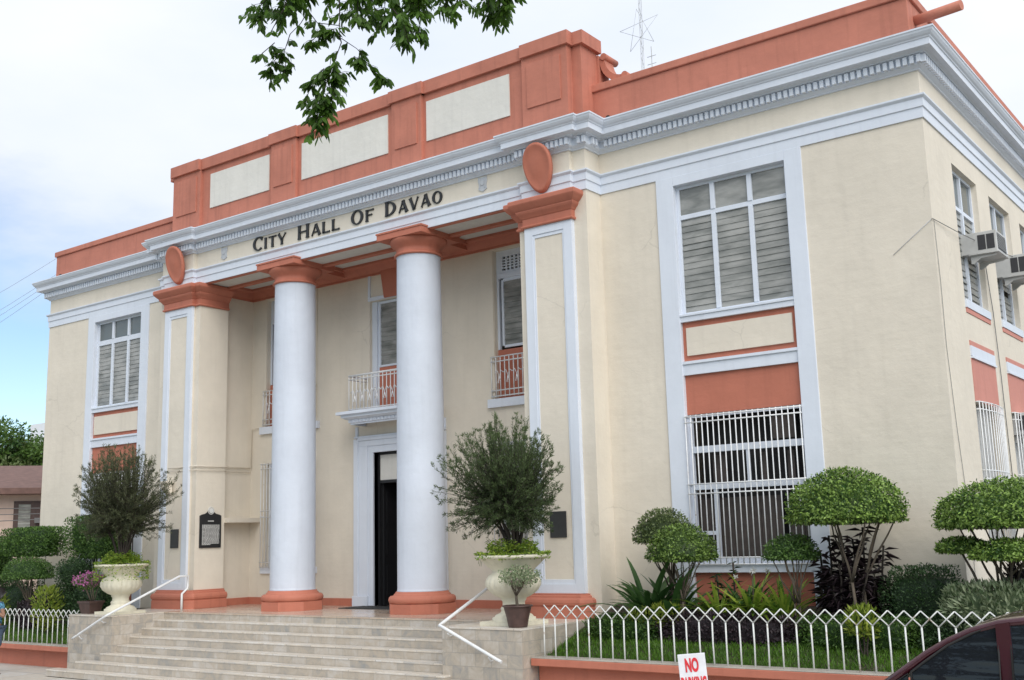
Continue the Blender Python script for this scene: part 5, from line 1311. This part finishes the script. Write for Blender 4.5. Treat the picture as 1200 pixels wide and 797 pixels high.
b = MB(); b.add([(11.80, YN+.09, carZ(1.0)), (11.80, YF-.09, carZ(1.0)), (12.60, TF-.03, carZ(1.515)), (12.60, TN+.03, carZ(1.515))], [(0, 1, 2, 3)])
b.build('windscreen', 'carglass', e)
b = MB(); b.add([(15.28, YN+.09, carZ(1.02)), (15.28, YF-.09, carZ(1.02)), (14.88, TF-.03, carZ(1.48)), (14.88, TN+.03, carZ(1.48))], [(0, 1, 2, 3)]); b.build('rear_window', 'carglass', e)
# door mirror, handles, seals
for (yy, dy) in ((YN, -1), (YF, 1)):
    b = MB().lathe([(.001, 0), (.06, .01), (.085, .04), (.085, .10), (.06, .13), (.001, .14)], (0, 0), 16); b.v = [(12.10+v[0]*.6, yy+dy*.11+v[1]*1.1, carZ(.93)+v[2]*.8) for v in b.v]
    b.box(12.08, 12.16, min(yy+.02, yy+dy*.08), max(yy+.02, yy+dy*.08), carZ(.94), carZ(.97)); b.build('door_mirror', 'rubber', e)
    b = MB().tube([(11.9, yy+dy*-.03, carZ(.995)), (15.1, yy+dy*-.03, carZ(1.01))], .012, 6); b.build('window_seal', 'rubber', e)
    for xh in (12.62, 13.70):
        MB().box(xh, xh+.16, yy+dy*.02, yy-dy*.02, carZ(.84), carZ(.87)).build('door_handle', 'car', e)
    for xw in (10.60, 14.45):
        b = MB().tube([(xw, yy-dy*.20, carZ(.31)), (xw, yy+dy*.012, carZ(.31))], .31, 28); wh = b.build('wheel', 'rubber', e)
        b = MB().tube([(xw, yy+dy*.0, carZ(.31)), (xw, yy+dy*.022, carZ(.31))], .19, 20); b.build('hubcap', 'metal', wh)
for s_ in (-1, 1):
    MB().box(9.70, 9.80, (YN+YF)/2+s_*.5-.14, (YN+YF)/2+s_*.5+.14, carZ(.50), carZ(.62)).build('headlight', 'signw', e)

# ================================================================== PERSON at the left edge, elbow raised
FX, FY = -6.78, -2.86
e = empty('person', (FX, FY, GZ), 'person in a blue patterned top and shorts standing at the left edge with raised forearm', 'person')
def skinmesh(name, verts, edges, radii, mat, parent, root=0, sub=2):
    me = bpy.data.meshes.new(name); me.from_pydata(verts, edges, []); o = bpy.data.objects.new(name, me); COL.objects.link(o)
    o.modifiers.new('skin', 'SKIN'); sv = me.skin_vertices[0].data
    for i, r in enumerate(radii): sv[i].radius = r if isinstance(r, tuple) else (r, r); sv[i].use_root = (i == root)
    s_ = o.modifiers.new('sub', 'SUBSURF'); s_.levels = sub; s_.render_levels = sub
    bpy.context.view_layer.update(); dg = bpy.context.evaluated_depsgraph_get(); me2 = bpy.data.meshes.new_from_object(o.evaluated_get(dg))
    bpy.data.objects.remove(o); me2.materials.clear(); me2.materials.append(M[mat])
    for p in me2.polygons: p.use_smooth = True
    me2.name = name; o = bpy.data.objects.new(name, me2); COL.objects.link(o)
    if parent: put(o, parent)
    return o
H = lambda x, y, z: (FX+x, FY+y, GZ+z)
V = [H(0, 0, .92), H(0, 0, 1.05), H(0, 0, 1.22), H(0, .0, 1.36), H(0, 0, 1.43), H(0, -.01, 1.49), H(0, -.02, 1.56), H(0, -.02, 1.63),
     H(.10, 0, .88), H(.11, -.01, .50), H(.11, .02, .10), H(.11, -.05, .035), H(.11, -.15, .025),
     H(-.10, 0, .88), H(-.11, -.01, .50), H(-.11, .02, .10), H(-.11, -.05, .035), H(-.11, -.15, .025),
     H(.17, 0, 1.35), H(.44, -.08, 1.12), H(.22, -.22, 1.30), H(.17, -.26, 1.36),
     H(-.17, 0, 1.35), H(-.25, -.03, 1.08), H(-.20, -.22, 1.22), H(-.16, -.28, 1.28)]
Ed = [(0, 1), (1, 2), (2, 3), (3, 4), (4, 5), (5, 6), (6, 7), (0, 8), (8, 9), (9, 10), (10, 11), (11, 12), (0, 13), (13, 14), (14, 15), (15, 16), (16, 17), (3, 18), (18, 19), (19, 20), (20, 21), (3, 22), (22, 23), (23, 24), (24, 25)]
Rd = [(.14, .10), (.12, .09), (.14, .10), (.12, .085), .055, .05, .085, .075, .08, .055, .035, .04, .025, .08, .055, .035, .04, .025, .05, .036, .026, .024, .05, .036, .026, .024]
bd = skinmesh('body', V, Ed, Rd, 'skin', e)
for s_, hb_ in ((1, H(.17, -.26, 1.36)), (-1, H(-.16, -.28, 1.28))):    # hands: palm and five fingers
    hb_ = Vector(hb_); vv = [tuple(hb_), tuple(hb_+Vector((-s_*.02, -.03, .045)))]; ee = [(0, 1)]; rr = [.024, (.034, .018)]
    for k in range(5):
        if k < 4: base_ = hb_+Vector((-s_*.02+(k-1.5)*.018, -.03, .05)); l_ = (.028, .034, .032, .025)[k]; d1 = Vector((0, -.010, 1)); d2 = Vector((-s_*.35, -.6, .7))
        else: base_ = hb_+Vector((s_*.025, -.02, .02)); l_ = .026; d1 = Vector((s_*.6, -.4, .6)); d2 = Vector((s_*.2, -.5, .8))
        i0 = len(vv); a_ = base_+d1.normalized()*l_; c_ = a_+d2.normalized()*l_; vv += [tuple(base_), tuple(a_), tuple(c_)]; ee += [(1 if k < 4 else 0, i0), (i0, i0+1), (i0+1, i0+2)]; rr += [.0095, .0085, .007]
    skinmesh('hand', vv, ee, rr, 'skin', bd, sub=1)
V2 = [H(0, 0, .90), H(0, 0, 1.05), H(0, 0, 1.22), H(0, 0, 1.36), H(0, 0, 1.41), H(.17, 0, 1.355), H(.30, -.035, 1.245), H(-.17, 0, 1.355), H(-.215, -.015, 1.22)]
skinmesh('blouse', V2, [(0, 1), (1, 2), (2, 3), (3, 4), (3, 5), (5, 6), (3, 7), (7, 8)], [(.165, .125), (.14, .11), (.155, .115), (.13, .10), .07, .062, .055, .062, .055], 'cloth', e)
V3 = [H(0, 0, .93), H(.10, 0, .86), H(.115, -.005, .50), H(-.10, 0, .86), H(-.115, -.005, .50)]
skinmesh('shorts', V3, [(0, 1), (1, 2), (0, 3), (3, 4)], [(.15, .12), .10, .085, .10, .085], 'shorts', e)
V4 = [H(0, .015, 1.60), H(0, .03, 1.66), H(0, .06, 1.55), H(0, .07, 1.46)]
skinmesh('hair', V4, [(0, 1), (0, 2), (2, 3)], [.095, .075, .085, .05], 'hair', e)
b = MB()
for s_ in (-1, 1): b.box(FX+s_*.11-.045, FX+s_*.11+.045, FY-.19, FY+.07, GZ+.0, GZ+.022)
b.build('sandals', 'shoe', e)

# ================================================================== BACKGROUND LEFT: house, trees, far tower block
e = empty('background_house', (-23.5, 6.0, GZ), 'low pinkish house with a brown roof beyond the left garden', 'house')
ang = R(53.5); hd = Vector((math.cos(ang), math.sin(ang), 0)); nv = Vector((math.sin(ang), -math.cos(ang), 0))  # wall direction, outward normal (towards the street)
HB = Vector((-21.1, 5.7, 0))
def obx(b, u0, u1, d0, d1, z0, z1):
    P = [HB+hd*u+nv*(-d) for d in (d0, d1) for u in (u0, u1)]
    vs = [(p.x, p.y, z) for z in (z0, z1) for p in P]
    b.add(vs, [(0, 2, 3, 1), (4, 5, 7, 6), (0, 1, 5, 4), (1, 3, 7, 5), (3, 2, 6, 7), (2, 0, 4, 6)])
b = MB(); obx(b, -9, 6, 0, 8, GZ, 3.3); b.build('wall', 'housewall', e)
b = MB(); P0 = lambda u, d: HB+hd*u-nv*d
rp = []
for u in (-9.6, 6.6): rp += [(*P0(u, -.7)[:2], 3.22), (*P0(u, -.7)[:2], 3.42), (*P0(u, 4)[:2], 4.50), (*P0(u, 8.7)[:2], 3.42), (*P0(u, 8.7)[:2], 3.22)]
b.add(rp, [(0, 1, 2, 3, 4), (9, 8, 7, 6, 5), (0, 5, 6, 1), (1, 6, 7, 2), (2, 7, 8, 3), (3, 8, 9, 4), (4, 9, 5, 0)]); b.build('roof', 'wood_roof', e)
b = MB(); obx(b, -.28, .56, -.03, .1, 1.95, 3.0); wn = b.build('window', 'pot', e)
b = MB()
for i in range(9): obx(b, -.12, .26, -.05, -.032, 2.0+i*.10, 2.085+i*.10)
b.build('louvre_blades', 'louvre', wn)
b = MB(); obx(b, .42, .62, -.28, -.04, 2.25, 2.42); b.build('lamp_box', 'cable', e)
def big_tree(x, y, h, cr, label, n=9000, leaf=.22, mat='lf_bg', zg=GZ, tr=.18, grp=None, blobs=9, seed=0, name='broadleaf_tree'):
    random.seed(seed+50); e = empty(name, (x, y, zg), label, 'tree', grp); c = Vector((x, y, zg+h-cr*.75)); L_ = []; P = []; D = []
    fork = Vector((x, y, zg+(h-cr*1.4)*.85)); L_.append((wob((x, y, zg-.1), fork, 5, tr*.3), [tr*(1.25-.1*k) for k in range(6)]))
    for i in range(blobs):
        a = 2*PI*i/blobs+random.uniform(-.4, .4); q = random.uniform(.35, .75) if i else 0; zz = random.uniform(-.35, .55) if i else .6
        bc = c+Vector((cr*q*math.cos(a), cr*q*math.sin(a), cr*.75*zz)); br = cr*random.uniform(.35, .52)
        L_.append((wob(fork, bc, 5, cr*.05), [tr*.55*(1-.15*k) for k in range(6)]))
        for j in range(4):
            d_ = Vector(rdir(1)[0]); L_.append((wob(bc, bc+d_*br*.8, 3, .05), [tr*.15, tr*.11, tr*.07, tr*.04]))
        k = n//blobs; d = rdir(k); rr = br*(np.cbrt(rng.random(k)))*(1+.3*lump(d, 2.5, i)); P.append(d*rr[:, None]*np.array([1, 1, .75])+np.array(bc)); D.append(d)
    stems(L_, 'bark', e); P = np.concatenate(P); D = np.concatenate(D); k = len(P); ax = D+rdir(k); ax[:, 2] -= .3; nr = D*.5+rdir(k)*.7; nr[:, 2] += .6
    leafmesh('crown', P, ax, nr, leaf*(.6+.8*rng.random(k)), leaf*.5, mat, e, np.clip(.5+.4*lump(P, .9, seed)+rng.normal(size=k)*.2, 0, 1)); return e
big_tree(-44.2, 14.5, 9.9, 3.7, 'leftmost tall tree rising behind the brown-roofed house', 15000, .26, seed=1, grp='trees behind the house')
big_tree(-40.5, 19.2, 8.8, 2.9, 'lower tree behind the brown-roofed house next to the city hall corner', 10000, .22, seed=2, grp='trees behind the house')
big_tree(-42.6, 17.6, 8.6, 2.8, 'yellowish tree behind the brown roof below the far tower', 9000, .22, 'lf_olive', seed=3, grp='trees behind the house')
e = empty('tower_block', (-100, 51, GZ), 'far white block with faint blue rooftop letters seen over the trees', 'building')
b = MB().box(-112, -92, 48, 60, GZ, 12.3); b.box(-98.5, -92, 50, 58, 12.3, 15.0); b.build('wall', 'signw', e)
b = MB()
for i in range(8):
    x = -109+i*1.6; b.box(x, x+.9, 47.93, 48.01, 9.9, 11.1)
b.build('windows_row', 'glass', e)

for i, (h0, h1) in enumerate(((3.0, 2.75), (2.72, 2.62), (2.35, 2.55))):
    b = MB().tube(sag((-27.5, 0.2, h0), (-15.6, 9.5, h1), .12), .014, 4)
    tag(b.build('overhead_wire', 'cable'), ['upper', 'middle', 'lower'][i]+' of three dark wires crossing before the pinkish house wall', 'wire', 'wires before the pinkish house')

# ================================================================== STREET TREE ON THE LEFT WHOSE BRANCH HANGS INTO VIEW
def px(u, v, d):
    """world point at camera ray (used once to set out the twigs, then fixed in space)"""
    return Vector((CX, CY, CZ))+(fw+r2*((u-600)/1296.4)-u2*((v-398.5)/1296.4))*d
e = empty('overhanging_tree', (3.2, -14.2, GZ), 'large street tree whose drooping leafy branch hangs across the top of the view', 'tree')
random.seed(21); L_ = []; P = []; A = []; T_ = []
trunk_top = Vector((3.4, -14.0, 4.2))
L_.append((wob((3.2, -14.2, GZ-.1), trunk_top, 6, .06), [.30, .26, .24, .22, .21, .20, .19]))
limb = [trunk_top, Vector((5.2, -12.6, 5.8)), Vector((7.2, -10.9, 6.75)), px(395, -130, 9.2), px(480, -110, 9.0), px(560, -150, 8.7)]
L_.append((limb, [.17, .13, .09, .05, .035, .02]))
def leafy(pts, r0, dens, spread, ln=.075, hang=.8, sub=3):
    pts = [Vector(p) for p in pts]; L_.append((pts, [max(.0035, r0*(1-.8*i/(len(pts)-1))) for i in range(len(pts))]))
    tot = sum((pts[i+1]-pts[i]).length for i in range(len(pts)-1))
    for k in range(int(dens*tot)):
        f_ = random.random()*(len(pts)-1); i0 = min(int(f_), len(pts)-2); p = pts[i0].lerp(pts[i0+1], f_-i0)
        d = (pts[i0+1]-pts[i0]).normalized(); s_ = Vector(rdir(1)[0]); s_.z = s_.z*.4-.25
        l_ = spread*random.uniform(.25, 1); q = p+s_.normalized()*l_
        if sub: L_.append(([p, p.lerp(q, .5)+Vector((0, 0, .01)), q], [.0022, .0018, .0012]))
        tw = random.random()
        for j in range(sub*2+1):
            t = (j+.5)/(sub*2+1); pp = p.lerp(q, t); sd_ = (q-p).cross(Vector((0, 0, 1))).normalized()*(1 if j % 2 else -1)
            ax = sd_*.55+(q-p).normalized()*.55+Vector((0, 0, -hang))*random.uniform(.7, 1.6)+Vector(rdir(1)[0])*.25
            P.append(pp); A.append(ax); T_.append(min(1, max(0, tw*.6+random.gauss(.2, .15))))
# twigs hanging into view: (polyline in picture directions, at about nine metres), leaf density, spread
leafy([px(400, -120, 9.2), px(397, -40, 9.1), px(398, 10, 9.05), px(398, 42, 9.0)], .016, 3, .12)
leafy([px(398, 42, 9.0), px(400, 50, 9.0), px(392, 72, 8.98)], .010, 6, .10)
leafy([px(392, 72, 8.98), px(384, 92, 8.95), px(376, 122, 8.95), px(366, 158, 8.93)], .007, 62, .19)
leafy([px(398, 84, 8.98), px(392, 108, 8.95), px(380, 134, 8.93), px(372, 155, 8.9)], .005, 46, .13)
leafy([px(380, 80, 9.0), px(368, 92, 9.0), px(358, 118, 9.0)], .004, 36, .10)
leafy([px(400, 45, 9.0), px(418, 57, 9.02), px(432, 72, 9.05)], .005, 10, .07)
leafy([px(415, 66, 9.0), px(430, 76, 9.03), px(452, 96, 9.05)], .004, 60, .09)
leafy([px(362, -40, 9.3), px(362, 12, 9.25), px(352, 28, 9.2), px(340, 40, 9.2)], .008, 4, .10)
leafy([px(340, 40, 9.2), px(334, 58, 9.2), px(328, 74, 9.2)], .005, 8, .10)
leafy([px(330, 60, 9.2), px(318, 76, 9.2), px(316, 108, 9.2)], .004, 40, .12)
leafy([px(322, 50, 9.2), px(308, 62, 9.2), px(300, 74, 9.2)], .004, 22, .08)
leafy([px(345, 76, 9.1), px(335, 70, 9.1), px(333, 88, 9.1)], .003, 26, .06)
leafy([px(362, 14, 9.25), px(372, 27, 9.2), px(398, 30, 9.0)], .006, 8, .10)
leafy([px(392, 34, 9.0), px(378, 38, 9.05), px(362, 50, 9.05)], .004, 60, .11)
for (u, v, uu, vv, dn) in ((372, -60, 330, 14, 85), (360, -50, 300, 12, 75), (370, -40, 350, 8, 85), (320, -20, 300, 30, 60), (340, -10, 316, 40, 50), (430, -60, 436, 20, 85), (440, -50, 452, 30, 90), (450, -40, 470, 30, 95),
                           (470, -50, 486, 20, 100), (480, -30, 492, 44, 95), (460, 10, 478, 50, 90), (500, -50, 496, 14, 80), (400, -50, 412, 16, 55), (410, -40, 420, 34, 60), (440, 10, 446, 36, 60),
                           (350, -30, 344, 22, 70), (388, -40, 384, 10, 50), (520, -60, 522, 12, 85), (535, -60, 536, 6, 85), (515, -20, 514, 14, 50), (575, -70, 578, 18, 120), (585, -60, 590, 14, 120), (570, -50, 572, 8, 80), (545, -90, 560, -30, 60)):
    d0 = 9.0+random.uniform(-.35, .35); leafy([px(u, v, d0), px((u+uu)/2+4, (v+vv)/2-4, d0-.03), px(uu, vv, d0-.02)], .006, dn*.62, .17)
# upper canopy outside the picture
for i in range(50):
    c_ = Vector((random.uniform(-.5, 7.0), random.uniform(-18.5, -12.0), random.uniform(6.8, 9.8))); c_.z += .12*max(0, c_.x-4)
    s0 = limb[1] if c_.x > 4 else trunk_top
    L_.append((wob(s0, c_, 4, .12), [.05, .04, .03, .02, .012]))
    for k in range(120):
        q = c_+Vector(rdir(1)[0])*random.uniform(.1, 1.0); P.append(q); a_ = Vector(rdir(1)[0]); a_.z -= .8; A.append(a_); T_.append(random.random())
b = MB()
for pts, r in L_: b.tube(pts, r, 8 if (r[0] if isinstance(r, list) else r) > .05 else 4, cap=False)
b.build('trunk', 'darkbark', e); n = len(P)
leafmesh('crown', [tuple(p) for p in P], [tuple(a) for a in A], rdir(n), np.array([.090*random.uniform(.7, 1.15) for _ in range(n)]), .031, 'lf_tree', e, np.array(T_), .12, oval=True)

# trees across the road (they show only in the window glass)
for i, (x, y, h, c_) in enumerate(((2, -40, 9.5, 3.8), (-10, -42, 10.5, 4.2), (14, -43, 10, 4.0))):
    big_tree(x, y, h, c_, ['street tree across the road opposite the steps', 'street tree across the road, left of the steps', 'street tree across the road behind the camera'][i], 5000, .34, seed=10+i, grp='street trees across the road')
